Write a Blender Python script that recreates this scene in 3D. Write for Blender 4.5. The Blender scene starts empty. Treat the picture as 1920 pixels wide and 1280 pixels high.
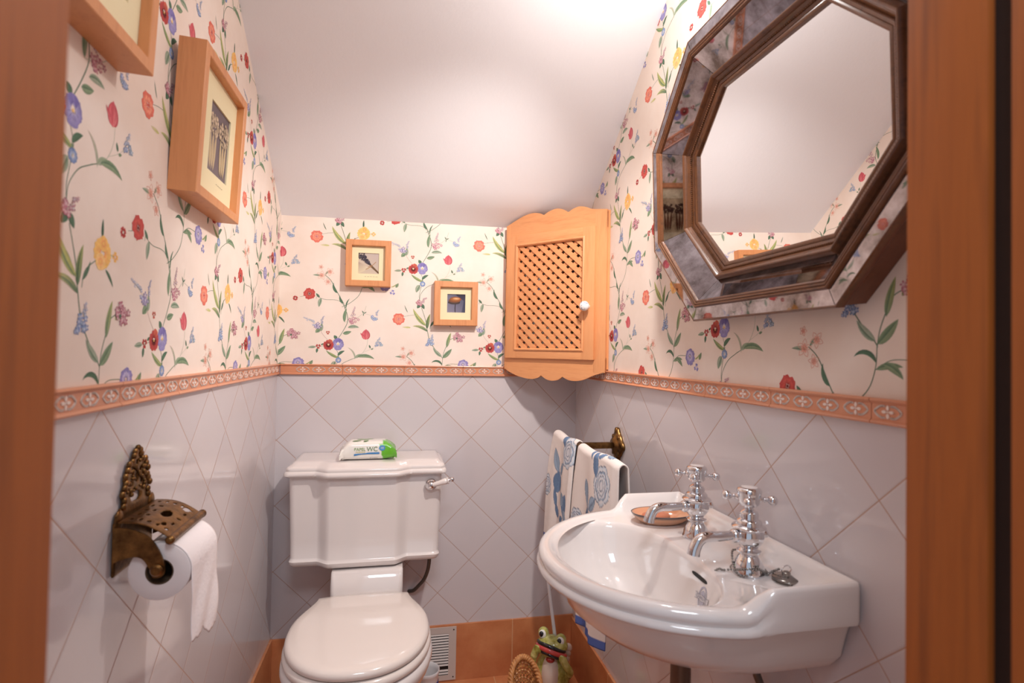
import bpy, bmesh, math, random
import numpy as np
from mathutils import Vector, Matrix

PI = math.pi
random.seed(7)
C = bpy.context.scene.collection
SC = bpy.context.scene

# ---------------------------------------------------------------- camera
W = 1.028                      # room width
CAM = Vector((0.3907, -1.8751, 1.140))
YAW, PITCH, ROLL, FPX = 0.2072, 0.0193, 0.0185, 1001.7
cy, sy, cp, sp = math.cos(YAW), math.sin(YAW), math.cos(PITCH), math.sin(PITCH)
fwd = Vector((sy*cp, cy*cp, sp)); rgt = Vector((cy, -sy, 0)); up = rgt.cross(fwd)
r2 = rgt*math.cos(ROLL) + up*math.sin(ROLL); u2 = up*math.cos(ROLL) - rgt*math.sin(ROLL)
cd = bpy.data.cameras.new('camera'); cam = bpy.data.objects.new('camera', cd); C.objects.link(cam)
cam.matrix_world = Matrix(((r2.x, u2.x, -fwd.x, CAM.x), (r2.y, u2.y, -fwd.y, CAM.y), (r2.z, u2.z, -fwd.z, CAM.z), (0, 0, 0, 1)))
cd.sensor_width = 36.0; cd.lens = FPX/1920*36; cd.clip_start = 0.02
cd.dof.use_dof = True; cd.dof.focus_distance = 1.45; cd.dof.aperture_fstop = 4.0
SC.camera = cam

# ---------------------------------------------------------------- light and exposure
w = bpy.data.worlds.new('world'); SC.world = w; w.use_nodes = True
w.node_tree.nodes['Background'].inputs[0].default_value = (0.78, 0.86, 1.0, 1)
w.node_tree.nodes['Background'].inputs[1].default_value = 0.50
def lamp(name, kind, loc, energy, color, size=0.1, rot=None):
    d = bpy.data.lights.new(name, kind); d.energy = energy; d.color = color
    if kind == 'AREA': d.size = size
    else: d.shadow_soft_size = size
    o = bpy.data.objects.new(name, d); C.objects.link(o); o.location = loc
    if rot is not None: o.rotation_euler = rot
    return o
lamp('wall_lamp_bulb', 'POINT', (0.82, -0.98, 1.92), 5.2, (1.0, 0.94, 0.90), 0.03)
sp = lamp('wall_lamp_spot', 'SPOT', (0.82, -0.98, 1.90), 34.0, (1.0, 0.93, 0.88), 0.03)
sp.data.spot_size = math.radians(98); sp.data.spot_blend = 0.7
sp.rotation_euler = Vector((-0.42, 0.90, -1.05)).to_track_quat('-Z', 'Y').to_euler()
hl = lamp('added_fill_light', 'AREA', (0.42, -2.15, 2.30), 11.0, (0.82, 0.91, 1.0), 0.45)  # unseen fill light added behind the camera to brighten the room and ceiling
hl.rotation_euler = (math.radians(62), 0, 0)
SC.view_settings.view_transform = 'Standard'; SC.view_settings.look = 'None'
SC.view_settings.exposure = 0.20; SC.view_settings.gamma = 1.0; SC.view_settings.use_curve_mapping = False
SC.render.film_transparent = False

# ---------------------------------------------------------------- helpers
def lin(r, g=None, b=None):
    if g is None: r, g, b = r
    f = lambda c: (c/255/12.92) if c/255 <= 0.04045 else ((c/255+0.055)/1.055)**2.4
    return (f(r), f(g), f(b), 1.0)

def bevelled(bm, w, seg=2):
    bmesh.ops.bevel(bm, geom=bm.edges[:], offset=w, segments=seg, profile=0.7, affect='EDGES')

def obj(name, bm, mats, parent=None, loc=(0, 0, 0), smooth=40, kind=None):
    """vertices are given in world space; they are stored relative to the parent's empty (or loc)"""
    me = bpy.data.meshes.new(name)
    base = Vector(parent['_w']) if parent is not None else Vector(loc)
    if isinstance(bm, bmesh.types.BMesh):
        bmesh.ops.translate(bm, verts=bm.verts, vec=-base)
        bm.normal_update(); bm.to_mesh(me); bm.free()
    else:
        vs, fs, cols = bm
        me.from_pydata([tuple(Vector(v)-base) for v in vs], [], fs)
        if cols is not None:
            a = me.color_attributes.new('Col', 'FLOAT_COLOR', 'POINT')
            a.data.foreach_set('color', [c for col in cols for c in (col[0], col[1], col[2], 1.0)])
    if not isinstance(mats, (list, tuple)): mats = [mats]
    for m in mats: me.materials.append(m)
    if smooth:
        me.shade_smooth(); me.set_sharp_from_angle(angle=math.radians(smooth))
    o = bpy.data.objects.new(name, me); C.objects.link(o)
    o['_w'] = tuple(base)
    if parent is not None: o.parent = parent; o.location = (0, 0, 0)
    else: o.location = loc
    if kind: o['kind'] = kind
    return o

def thing(name, label, cat, loc, group=None):
    o = bpy.data.objects.new(name, None); C.objects.link(o); o.location = loc; o.empty_display_size = 0.05
    o['label'] = label; o['category'] = cat; o['_w'] = tuple(loc)
    if group: o['group'] = group
    return o

def tag(o, label, cat, group=None):
    o['label'] = label; o['category'] = cat
    if group: o['group'] = group
    return o

def bx(bm, a, b, mi=0):
    x0, y0, z0 = a; x1, y1, z1 = b
    v = [bm.verts.new(p) for p in [(x0,y0,z0),(x1,y0,z0),(x1,y1,z0),(x0,y1,z0),(x0,y0,z1),(x1,y0,z1),(x1,y1,z1),(x0,y1,z1)]]
    for f in [(0,3,2,1),(4,5,6,7),(0,1,5,4),(1,2,6,5),(2,3,7,6),(3,0,4,7)]:
        fc = bm.faces.new([v[i] for i in f]); fc.material_index = mi
    return v
def box(a, b, bev=0.0, seg=2):
    bm = bmesh.new(); bx(bm, [min(p, q) for p, q in zip(a, b)], [max(p, q) for p, q in zip(a, b)])
    if bev: bevelled(bm, bev, seg)
    return bm

def loft(rings, cap0=True, cap1=True, bm=None, closed=True, mi=0):
    bm = bm or bmesh.new(); R = [[bm.verts.new(p) for p in r] for r in rings]; n = len(R[0])
    for a, b in zip(R, R[1:]):
        for i in range(n if closed else n-1):
            j = (i+1) % n
            f = bm.faces.new((a[i], a[j], b[j], b[i])); f.material_index = mi
    if cap0: bm.faces.new(list(reversed(R[0]))).material_index = mi
    if cap1: bm.faces.new(R[-1]).material_index = mi
    return bm

def frame_of(axis):
    z = Vector(axis).normalized(); a = Vector((0, 0, 1)) if abs(z.z) < 0.9 else Vector((1, 0, 0))
    x = a.cross(z).normalized(); return x, z.cross(x), z
def lathe(profile, c, axis=(0, 0, 1), n=40, bm=None, caps=True, mi=0):
    """profile: (radius, distance along axis)"""
    x, y, z = frame_of(axis); c = Vector(c)
    rings = [[c + z*h + (x*math.cos(2*PI*k/n) + y*math.sin(2*PI*k/n))*max(r, 1e-5) for k in range(n)] for r, h in profile]
    return loft(rings, caps, caps, bm, mi=mi)
def tube(pts, rad, n=12, bm=None, closed=False, flat=None, mi=0):
    pts = [Vector(p) for p in pts]; m = len(pts)
    rad = rad if isinstance(rad, (list, tuple)) else [rad]*m
    rings = []; t0 = (pts[1]-pts[0]).normalized(); x, y, _ = frame_of(t0)
    for i, p in enumerate(pts):
        if closed: t = (pts[(i+1) % m]-pts[i-1]).normalized()
        else: t = (pts[min(i+1, m-1)]-pts[max(i-1, 0)]).normalized()
        x = (x - t*x.dot(t)).normalized(); y = t.cross(x)
        ry = rad[i]*(flat if flat else 1)
        rings.append([p + x*math.cos(2*PI*k/n)*rad[i] + y*math.sin(2*PI*k/n)*ry for k in range(n)])
    if closed: rings.append(rings[0])
    bm = loft(rings, not closed, not closed, bm, mi=mi)
    if closed: bmesh.ops.remove_doubles(bm, verts=bm.verts, dist=1e-6)
    return bm
def spline(P, n=8):
    P = [Vector(p) for p in P]; out = []
    for i in range(len(P)-1):
        a = P[max(i-1, 0)]; b = P[i]; c = P[i+1]; d = P[min(i+2, len(P)-1)]
        for k in range(n):
            t = k/n; out.append(0.5*((2*b) + (c-a)*t + (2*a-5*b+4*c-d)*t*t + (3*b-a-3*c+d)*t**3))
    out.append(P[-1]); return out
def sphere(c, r, bm=None, u=16, v=10, sc=(1, 1, 1), mi=0):
    bm = bm or bmesh.new(); c = Vector(c)
    prof = [(math.sin(PI*k/v), -math.cos(PI*k/v)) for k in range(v+1)]
    rings = [[c + Vector((rr*math.cos(2*PI*j/u)*r*sc[0], rr*math.sin(2*PI*j/u)*r*sc[1], h*r*sc[2])) for j in range(u)] for rr, h in prof[1:-1]]
    return loft(rings, True, True, bm, mi=mi)
def sm(t): t = max(0.0, min(1.0, t)); return t*t*(3-2*t)
def lerp(a, b, t): return a+(b-a)*t

# ---------------------------------------------------------------- materials
def mat(name, col=(0.8, 0.8, 0.8, 1), rough=0.5, metal=0.0, coat=0.0, spec=0.5, sss=0.0):
    m = bpy.data.materials.new(name); m.use_nodes = True; b = m.node_tree.nodes['Principled BSDF']
    b.inputs['Base Color'].default_value = col; b.inputs['Roughness'].default_value = rough
    b.inputs['Metallic'].default_value = metal; b.inputs['Coat Weight'].default_value = coat
    b.inputs['Coat Roughness'].default_value = 0.03; b.inputs['Specular IOR Level'].default_value = spec
    return m
class N:
    def __init__(s, m): s.t = m.node_tree; s.b = s.t.nodes['Principled BSDF']
    def n(s, ty, **k):
        o = s.t.nodes.new(ty)
        for a, v in k.items(): setattr(o, a, v)
        return o
    def l(s, a, b): s.t.links.new(a, b)
    def math(s, op, a, b=None, c=None):
        o = s.n('ShaderNodeMath', operation=op)
        for i, v in enumerate((a, b, c)):
            if v is None: continue
            if isinstance(v, (int, float)): o.inputs[i].default_value = v
            else: s.l(v, o.inputs[i])
        return o.outputs[0]
    def mix(s, f, a, b):
        o = s.n('ShaderNodeMix', data_type='RGBA')
        for i, v in ((0, f), (6, a), (7, b)):
            if isinstance(v, (int, float, tuple)): o.inputs[i].default_value = v
            else: s.l(v, o.inputs[i])
        return o.outputs[2]
    def noise(s, vec, scale, detail=3, rough=0.5):
        o = s.n('ShaderNodeTexNoise'); o.inputs['Scale'].default_value = scale; o.inputs['Detail'].default_value = detail
        o.inputs['Roughness'].default_value = rough; s.l(vec, o.inputs['Vector']); return o.outputs[0]
    def coord(s, scale=(1, 1, 1), rot=(0, 0, 0)):
        t = s.n('ShaderNodeTexCoord'); m = s.n('ShaderNodeMapping'); m.inputs['Scale'].default_value = scale; m.inputs['Rotation'].default_value = rot
        s.l(t.outputs['Object'], m.inputs[0]); return m.outputs[0]
    def ramp(s, v, stops):
        o = s.n('ShaderNodeValToRGB'); e = o.color_ramp.elements
        for i, (p, c) in enumerate(stops):
            x = e[i] if i < 2 else e.new(p); x.position = p; x.color = c
        s.l(v, o.inputs[0]); return o.outputs[0]
    def bump(s, h, st=0.2, dist=0.001):
        o = s.n('ShaderNodeBump'); o.inputs['Strength'].default_value = st; o.inputs['Distance'].default_value = dist
        s.l(h, o.inputs['Height']); s.l(o.outputs[0], s.b.inputs['Normal'])

def wood(name, c1, c2, c3, scale=(18, 18, 1.4), rough=0.4, coat=0.2, rot=(0, 0, 0)):
    m = mat(name, c1, rough, coat=coat); k = N(m)
    v = k.coord(scale, rot); n1 = k.noise(v, 1.0, 4, 0.6); n2 = k.noise(k.coord(tuple(s*6 for s in scale), rot), 1.0, 3)
    f = k.math('MULTIPLY_ADD', n2, 0.35, k.math('MULTIPLY', n1, 0.75))
    k.l(k.ramp(f, [(0.25, c1), (0.55, c2), (0.85, c3)]), k.b.inputs['Base Color']); k.bump(n2, 0.08, 0.0005)
    return m
PINE = (lin(222, 150, 96), lin(232, 164, 110), lin(205, 128, 76))
M = {}
M['pine_v'] = wood('pine_upright', lin(214, 143, 92), lin(226, 158, 106), lin(200, 124, 74), (26, 26, 2.2))
M['pine_h'] = wood('pine_across', lin(214, 143, 92), lin(226, 158, 106), lin(200, 124, 74), (4, 4, 34))
M['alder'] = wood('picture_frame_wood', lin(206, 138, 88), lin(218, 150, 98), lin(190, 120, 72), (40, 40, 3), 0.45, 0.1)
M['door_wood'] = wood('varnished_door_wood', lin(142, 70, 18), lin(166, 88, 28), lin(84, 36, 8), (22, 22, 1.1), 0.6, 0.0)
M['dark_gap'] = mat('dark_recess', lin(40, 22, 12), 0.7)
M['walnut'] = wood('dark_mirror_frame_wood', lin(74, 44, 26), lin(112, 68, 38), lin(46, 28, 18), (30, 30, 30), 0.30, 0.35)
M['walnut_red'] = wood('mirror_backing_wood', lin(92, 52, 34), lin(110, 64, 42), lin(76, 42, 28), (20, 20, 6), 0.5, 0.1)
M['ceramic'] = mat('white_glazed_ceramic', lin(230, 221, 217), 0.07, coat=0.6)
M['seat_plastic'] = mat('white_seat_lacquer', lin(232, 220, 212), 0.12, coat=0.4)
M['chrome'] = mat('polished_chrome', lin(225, 225, 228), 0.05, 1.0)
M['dull_chrome'] = mat('dulled_chrome', lin(150, 146, 142), 0.22, 1.0)
M['mirror'] = mat('mirror_glass', lin(246, 246, 246), 0.0, 1.0)
M['grey_plastic'] = mat('grey_plastic', lin(120, 116, 110), 0.35)
M['hose'] = mat('braided_steel_hose', lin(105, 100, 94), 0.35, 0.6)
M['waste'] = mat('tarnished_waste_pipe', lin(112, 92, 78), 0.35, 0.6)
M['paper'] = mat('tissue_paper', lin(244, 234, 232), 0.95, spec=0.1)
M['mat_board'] = mat('cream_mount_board', lin(238, 226, 188), 0.9, spec=0.1)
M['vent'] = mat('white_painted_vent', lin(205, 192, 184), 0.4)
M['white_plastic'] = mat('white_plastic', lin(226, 222, 222), 0.3)
M['blue_plastic'] = mat('blue_plastic', lin(60, 70, 130), 0.3)
M['black'] = mat('matt_black', lin(20, 17, 15), 0.6)
M['hinge'] = mat('aged_brass_hinge', lin(120, 84, 44), 0.4, 0.9)

m = mat('antiqued_mirror_glass', lin(205, 200, 205), 0.03, 1.0); k = N(m)
n = k.noise(k.coord((1, 1, 1)), 22, 5, 0.65)
k.l(k.ramp(n, [(0.30, lin(100, 90, 88)), (0.66, lin(182, 177, 184))]), k.b.inputs['Base Color']); M['antique'] = m

m = mat('aged_brass', lin(122, 88, 48), 0.34, 0.95); k = N(m)
n = k.noise(k.coord(), 60, 4, 0.6)
k.l(k.ramp(n, [(0.3, lin(84, 60, 36)), (0.7, lin(150, 112, 66))]), k.b.inputs['Base Color']); k.bump(k.noise(k.coord(), 220, 2), 0.35, 0.001)
M['brass'] = m

def vcol(name, rough=0.6, spec=0.3, coat=0.0, grain=0.0):
    m = mat(name, rough=rough, spec=spec, coat=coat); k = N(m); a = k.n('ShaderNodeVertexColor', layer_name='Col')
    if grain:
        n = k.noise(k.coord(), 160, 3, 0.6)
        hsv = k.n('ShaderNodeHueSaturation'); k.l(a.outputs[0], hsv.inputs['Color']); hsv.inputs['Saturation'].default_value = 0.88
        k.l(k.math('MULTIPLY_ADD', n, grain, 1-grain/2), hsv.inputs['Value']); k.l(hsv.outputs[0], k.b.inputs['Base Color'])
    else: k.l(a.outputs[0], k.b.inputs['Base Color'])
    return m
M['print'] = vcol('wallpaper_print', 0.75, 0.2, grain=0.5)
M['art'] = vcol('printed_colours', 0.6, 0.2)
M['glazed_art'] = vcol('painted_glaze', 0.12, 0.5, 0.5)

m = mat('wallpaper_ground', lin(238, 222, 212), 0.8, spec=0.2); k = N(m)
n = k.noise(k.coord(), 5, 4, 0.6)
k.l(k.ramp(n, [(0.3, lin(236, 219, 206)), (0.7, lin(246, 234, 224))]), k.b.inputs['Base Color']); k.bump(k.noise(k.coord(), 90, 3), 0.12, 0.001)
M['wallpaper'] = m
m = mat('ceiling_plaster', lin(243, 243, 247), 0.9, spec=0.2); k = N(m)
k.bump(k.noise(k.coord(), 45, 5, 0.7), 0.35, 0.0015); M['plaster'] = m

TD = 0.107
def tile_mat(name, ax, u0, z0, c1, c2, grout):
    """square tiles laid on the diagonal; ax = world axis running along the wall"""
    m = mat(name, c1, 0.09, coat=0.25); k = N(m)
    t = k.n('ShaderNodeTexCoord'); s = k.n('ShaderNodeSeparateXYZ'); k.l(t.outputs['Object'], s.inputs[0])
    u = k.math('SUBTRACT', s.outputs[ax], u0); z = k.math('SUBTRACT', s.outputs[2], z0)
    a = k.math('MULTIPLY', k.math('ADD', u, z), 0.5/TD); b = k.math('MULTIPLY', k.math('SUBTRACT', u, z), 0.5/TD)
    def edge(q): f = k.math('FRACT', q); return k.math('MINIMUM', f, k.math('SUBTRACT', 1.0, f))
    e = k.math('MINIMUM', edge(a), edge(b))
    g = k.n('ShaderNodeMapRange'); k.l(e, g.inputs[0]); g.inputs[1].default_value = 0.0040; g.inputs[2].default_value = 0.0075
    cv = k.n('ShaderNodeCombineXYZ'); k.l(k.math('FLOOR', a), cv.inputs[0]); k.l(k.math('FLOOR', b), cv.inputs[1])
    wn = k.n('ShaderNodeTexWhiteNoise', noise_dimensions='3D'); k.l(cv.outputs[0], wn.inputs['Vector'])
    n = k.noise(k.coord(), 3, 3); f = k.math('MULTIPLY_ADD', wn.outputs[0], 0.6, k.math('MULTIPLY', n, 0.4))
    k.l(k.mix(g.outputs[0], grout, k.mix(f, c1, c2)), k.b.inputs['Base Color'])
    k.l(k.math('SUBTRACT', 0.8, k.math('MULTIPLY', g.outputs[0], 0.70)), k.b.inputs['Roughness'])
    g2 = k.n('ShaderNodeMapRange'); k.l(e, g2.inputs[0]); g2.inputs[1].default_value = 0.003; g2.inputs[2].default_value = 0.02
    h = k.math('ADD', g2.outputs[0], k.math('MULTIPLY', k.noise(k.coord(), 14, 2), 0.25))
    k.bump(h, 0.25, 0.0012)
    return m
TC = (lin(208, 199, 201), lin(217, 209, 210), lin(186, 152, 134))
M['tile_b'] = tile_mat('tile_back', 0, 0.0029, 1.0506, *TC)
M['tile_l'] = tile_mat('tile_left', 1, 0.0127, 1.0530, *TC)
M['tile_r'] = tile_mat('tile_right', 1, -0.5199, 1.0557, *TC)

def terracotta(name, ax, u0, pitch, axz=None, z0=0.0, pz=0.33):
    m = mat(name, lin(200, 122, 74), 0.3, coat=0.1); k = N(m)
    t = k.n('ShaderNodeTexCoord'); s = k.n('ShaderNodeSeparateXYZ'); k.l(t.outputs['Object'], s.inputs[0])
    def edge(o, q0, p): f = k.math('FRACT', k.math('DIVIDE', k.math('SUBTRACT', o, q0), p)); return k.math('MULTIPLY', k.math('MINIMUM', f, k.math('SUBTRACT', 1.0, f)), p)
    e = edge(s.outputs[ax], u0, pitch)
    if axz is not None: e = k.math('MINIMUM', e, edge(s.outputs[axz], z0, pz))
    g = k.n('ShaderNodeMapRange'); k.l(e, g.inputs[0]); g.inputs[1].default_value = 0.0012; g.inputs[2].default_value = 0.002
    n = k.noise(k.coord(), 9, 5, 0.6)
    k.l(k.mix(g.outputs[0], lin(214, 164, 124), k.ramp(n, [(0.3, lin(190, 112, 70)), (0.7, lin(214, 144, 98))])), k.b.inputs['Base Color'])
    k.bump(k.math('ADD', g.outputs[0], k.math('MULTIPLY', k.noise(k.coord(), 120, 3), 0.4)), 0.25, 0.001)
    return m
M['terra_b'] = terracotta('terracotta_back', 0, 0.804-0.33, 0.33)
M['terra_s'] = terracotta('terracotta_side', 1, -0.36, 0.33)
M['terra_f'] = terracotta('terracotta_floor', 0, 0.12, 0.31, 1, -0.1, 0.31)
M['border'] = mat('peach_border_tile', lin(216, 146, 110), 0.28, coat=0.15)
M['border_white'] = mat('white_border_relief', lin(238, 222, 212), 0.4)

# ---------------------------------------------------------------- wallpaper print: one repeat, drawn in world scale
G1, G2, G3, G4 = lin(88, 124, 98), lin(142, 166, 130), lin(184, 190, 108), lin(170, 184, 160)
class Art:
    def __init__(s): s.t = []; s.layer = 0
    def tri(s, a, b, c, ca, cb, cc): s.t.append(((a, b, c), (ca[:3], cb[:3], cc[:3]), s.layer))
    def stem(s, P, w=2.4, c=G1, c2=None):
        P = spline([Vector((x, y, 0)) for x, y in P], 6); n = len(P)
        L = []
        for i, p in enumerate(P):
            t = (P[min(i+1, n-1)]-P[max(i-1, 0)]); t = t.normalized() if t.length else Vector((1, 0, 0))
            ww = w*(0.55+0.45*math.sin(PI*(0.15+0.7*i/n)))/2; nn = Vector((-t.y, t.x, 0))*ww
            L.append(((p.x+nn.x, p.y+nn.y), (p.x-nn.x, p.y-nn.y)))
        c2 = c2 or c
        for i in range(n-1):
            (a, b), (d, e) = L[i], L[i+1]; s.tri(a, b, e, c, c2, c2); s.tri(a, e, d, c, c2, c)
        s.layer += 1
    def leaf(s, x, y, ang, ln, w, bend=0, c=G2, c2=G1, tip=None):
        a = math.radians(ang); n = 8; ce = []
        for i in range(n+1):
            t = i/n; aa = a + math.radians(bend)*t; ce.append((aa, t))
        p = Vector((x, y)); pts = []
        for i, (aa, t) in enumerate(ce):
            if i: p = p + Vector((math.cos(aa), math.sin(aa)))*ln/n
            wd = w/2*math.sin(PI*min(1, t**0.8))**0.8 if 0 < t < 1 else 0
            nn = Vector((-math.sin(aa), math.cos(aa)))*wd
            pts.append((tuple(p), tuple(p+nn), tuple(p-nn), t))
        tip = tip or c
        for (p0, l0, r0, t0), (p1, l1, r1, t1) in zip(pts, pts[1:]):
            k0 = [lerp(u, v, t0) for u, v in zip(c[:3], tip[:3])]; k1 = [lerp(u, v, t1) for u, v in zip(c[:3], tip[:3])]
            d = c2[:3]
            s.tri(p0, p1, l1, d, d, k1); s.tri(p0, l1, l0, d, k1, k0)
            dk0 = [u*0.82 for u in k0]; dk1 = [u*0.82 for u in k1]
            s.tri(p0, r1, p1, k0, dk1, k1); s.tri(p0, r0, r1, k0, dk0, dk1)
        s.layer += 1
    def petal(s, x, y, ang, ln, w, ci, co, n=10, notch=0.0, bumpy=0.0):
        a = math.radians(ang); ca, sa = math.cos(a), math.sin(a); P = []
        for i in range(n+1):
            th = -PI/2 + PI*i/n*1.0; px = ln*(0.5+0.5*math.sin(PI*i/n)**0.7)*(1 if 0 < i < n else 0.0) if 0 < i < n else 0
            q = i/n; px = ln*math.sin(PI*q)**0.55; py = w/2*math.cos(PI*q)*(0.35+0.65*math.sin(PI*q))*1.5
            px *= 1-notch*max(0, 1-abs(q-0.5)*8) + bumpy*math.sin(q*31+ang)
            P.append((x+px*ca-py*sa, y+px*sa+py*ca))
        m = (x+ln*0.45*ca, y+ln*0.45*sa); mid = [(u*0.45+v*0.55) for u, v in zip(ci[:3], co[:3])]
        for i in range(n): s.tri(m, P[i], P[i+1], mid, co if 0 < i < n else ci, co if 0 < i+1 < n else ci)
        s.layer += 1
    def ring(s, x, y, r, n, ci, co, w=1.1, a0=0, notch=0.1, bumpy=0.05):
        for k in range(n): s.petal(x, y, a0+360*k/n, r, r*w, ci, co, 10, notch, bumpy)
    def dot(s, x, y, r, c, c2=None, n=7):
        for i in range(n):
            a, b = 2*PI*i/n, 2*PI*(i+1)/n
            s.tri((x, y), (x+r*math.cos(a), y+r*math.sin(a)), (x+r*math.cos(b), y+r*math.sin(b)), c2 or c, c, c)
    def floret(s, x, y, r, c, ce, n=5, a0=0):
        for k in range(n): s.petal(x, y, a0+360*k/n, r, r*0.62, ce, c, 5)
        s.layer += 1; s.dot(x, y, r*0.2, ce, None, 5); s.layer += 1
    def cluster(s, x, y, rx, ry, n, c, ce, sz=9, rnd=None):
        for i in range(n):
            a = rnd.uniform(0, 2*PI); d = math.sqrt(rnd.random())
            s.floret(x+rx*d*math.cos(a), y+ry*d*math.sin(a), sz*rnd.uniform(0.7, 1.2), [v*rnd.uniform(0.8, 1.15) for v in c[:3]], ce, 5, rnd.uniform(0, 70))
        s.layer += 2
    def spray(s, x, y, ang, ln, c, rnd, n=12, sp=10, sz=6):
        a = math.radians(ang); e = (x+ln*math.cos(a), y+ln*math.sin(a)); s.stem([(x, y), ((x+e[0])/2-3, (y+e[1])/2+3), e], 1.3, G4)
        for i in range(n):
            t = (i+1)/n; w2 = sp*(1.2-t); q = rnd.uniform(-w2, w2)
            s.floret(x+ln*t*math.cos(a)-q*math.sin(a), y+ln*t*math.sin(a)+q*math.cos(a), sz*(1.15-0.5*t), [v*rnd.uniform(0.8, 1.2) for v in c[:3]], lin(225, 228, 235), 4, rnd.uniform(0, 80))
        s.layer += 1

def repeat_art():
    A = Art(); R = random.Random(11)
    RD, RD2, PU, PU2 = lin(196, 44, 36), lin(120, 22, 24), lin(120, 112, 178), lin(196, 190, 226)
    OR, OR2, YE, YE2 = lin(226, 92, 66), lin(244, 150, 112), lin(247, 196, 84), lin(240, 140, 60)
    PK, PK2, BL, BL2 = lin(176, 76, 104), lin(240, 210, 214), lin(92, 128, 186), lin(210, 222, 240)
    TU, TU2 = lin(206, 44, 70), lin(236, 120, 124)
    # stems
    A.stem([(30, 45), (60, 95), (92, 165), (88, 225), (72, 265), (60, 305), (20, 375), (-30, 465), (-75, 505)], 4.2)
    A.stem([(80, 265), (40, 312), (0, 325), (-60, 325), (-100, 335), (-120, 350), (-128, 330)], 2.4)
    A.stem([(-240, 340), (-215, 345), (-185, 358)], 1.6)
    A.stem([(70, 165), (110, 175), (160, 200), (205, 240), (222, 290)], 1.8, G4)
    A.stem([(205, 233), (240, 225), (280, 215)], 1.4, G4)
    A.stem([(238, 45), (232, -5), (205, -55), (165, -88), (120, -105)], 1.8, G4)
    A.stem([(15, -235), (22, -190), (60, -140), (110, -112), (165, -88)], 3.0)
    A.stem([(20, -35), (34, -70), (36, -95), (22, -150), (12, -200), (18, -250)], 2.6)
    A.stem([(30, -290), (45, -330), (66, -395), (75, -450), (95, -530), (130, -590), (190, -660), (195, -675)], 4.0)
    A.stem([(-100, -362), (-50, -350), (0, -350), (38, -380), (62, -425)], 2.0)
    A.stem([(195, -675), (205, -620), (230, -560), (250, -525), (300, -505)], 3.4)
    A.stem([(195, -675), (190, -735), (165, -800), (105, -855), (50, -885)], 3.2)
    A.stem([(-105, 120), (-75, 70), (-38, 30)], 1.6, lin(170, 130, 120))
    A.stem([(190, -740), (240, -712), (300, -710), (350, -715)], 2.4)
    A.stem([(95, -450), (110, -400), (170, -360)], 3.0)
    A.stem([(-122, -18), (-70, -10)], 1.4)
    A.stem([(205, -55), (255, -30), (290, -5), (318, 30)], 1.2, G4)
    # leaves
    A.leaf(62, 82, 8, 62, 26, 14); A.leaf(20, 40, 120, 34, 24, 10, G1)
    A.leaf(72, 165, 100, 105, 24, -30, G2, G1); A.leaf(96, 125, 30, 82, 24, -50, G4, G1)
    A.leaf(58, 300, 140, 66, 16, -50, G1); A.leaf(18, 375, 150, 86, 16, -70, G1); A.leaf(80, 265, 100, 80, 10, -50, G1)
    A.leaf(-95, 335, 250, 68, 26, 15, G4, G1); A.leaf(-105, 338, 130, 40, 16, 0, G1)
    A.leaf(-85, 495, 165, 72, 15, 20, G4, G1); A.leaf(-70, 505, 60, 60, 12, -40, G4, G1)
    A.leaf(150, -95, 45, 60, 22, -30, G4, G2); A.leaf(165, -88, 28, 130, 26, -60, G2, G1); A.leaf(150, -105, 80, 110, 12, 75, G4, G2, lin(226, 206, 190))
    A.leaf(36, -95, 165, 104, 20, -28, G3, G1, lin(150, 172, 120)); A.leaf(30, -80, 65, 62, 20, -50, G1); A.leaf(14, -120, 235, 64, 34, 20, G4, G1)
    A.leaf(75, -450, 92, 120, 26, -22, G1, lin(48, 86, 70), G3); A.leaf(70, -425, 150, 165, 30, -38, G3, G1, lin(206, 206, 120)); A.leaf(-70, -330, 120, 60, 6, -10, G1)
    A.leaf(80, -470, 130, 125, 22, 55, G1, G1, lin(222, 216, 140)); A.leaf(-45, -442, 175, 66, 14, 5, lin(206, 206, 120), G3, lin(240, 220, 190))
    A.leaf(95, -430, 40, 70, 12, 30, G1); A.leaf(190, -300, 95, 60, 13, -10, G1, lin(40, 60, 60)); A.leaf(210, -385, -30, 66, 12, -30, G1)
    A.leaf(190, -655, 150, 95, 26, -25, G4, G1); A.leaf(197, -665, 40, 98, 32, 12, G2, G1); A.leaf(225, -585, 82, 118, 26, -12, G2, G1, G3)
    A.leaf(192, -720, 100, 98, 16, 120, G1, G1); A.leaf(192, -740, 28, 90, 20, -38, G2, G1); A.leaf(215, -722, -8, 80, 24, -45, G2, G1)
    A.leaf(395, -725, 0, 50, 8, 60, G3, G1); A.leaf(430, -728, 55, 40, 20, 10, G2, G1)
    A.leaf(-122, -18, 180, 55, 18, 10, G4, G1); A.leaf(-112, -28, 262, 34, 16, 0, G1); A.leaf(-88, -4, 30, 24, 10, 0, G1)
    A.leaf(-95, 110, 205, 42, 30, 25, G2, G1); A.leaf(-90, 95, 80, 62, 24, 12, G4, G1)
    A.leaf(22, -262, 235, 42, 26, 0, G1); A.leaf(30, -262, 300, 44, 24, 0, G1); A.leaf(20, -255, 180, 34, 18, 0, G2); A.leaf(275, -530, 60, 34, 12, 20, G3)
    A.leaf(232, 0+0, 0, 0.1, 1); A.leaf(258, -22, 110, 28, 12, 0, G1); A.leaf(262, -30, 20, 20, 10, 0, G2)
    A.leaf(205, 233, 120, 24, 7, 0, G1); A.leaf(205, 233, 30, 24, 7, 0, G1); A.leaf(205, 233, 260, 20, 6, 0, G1)
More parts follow.
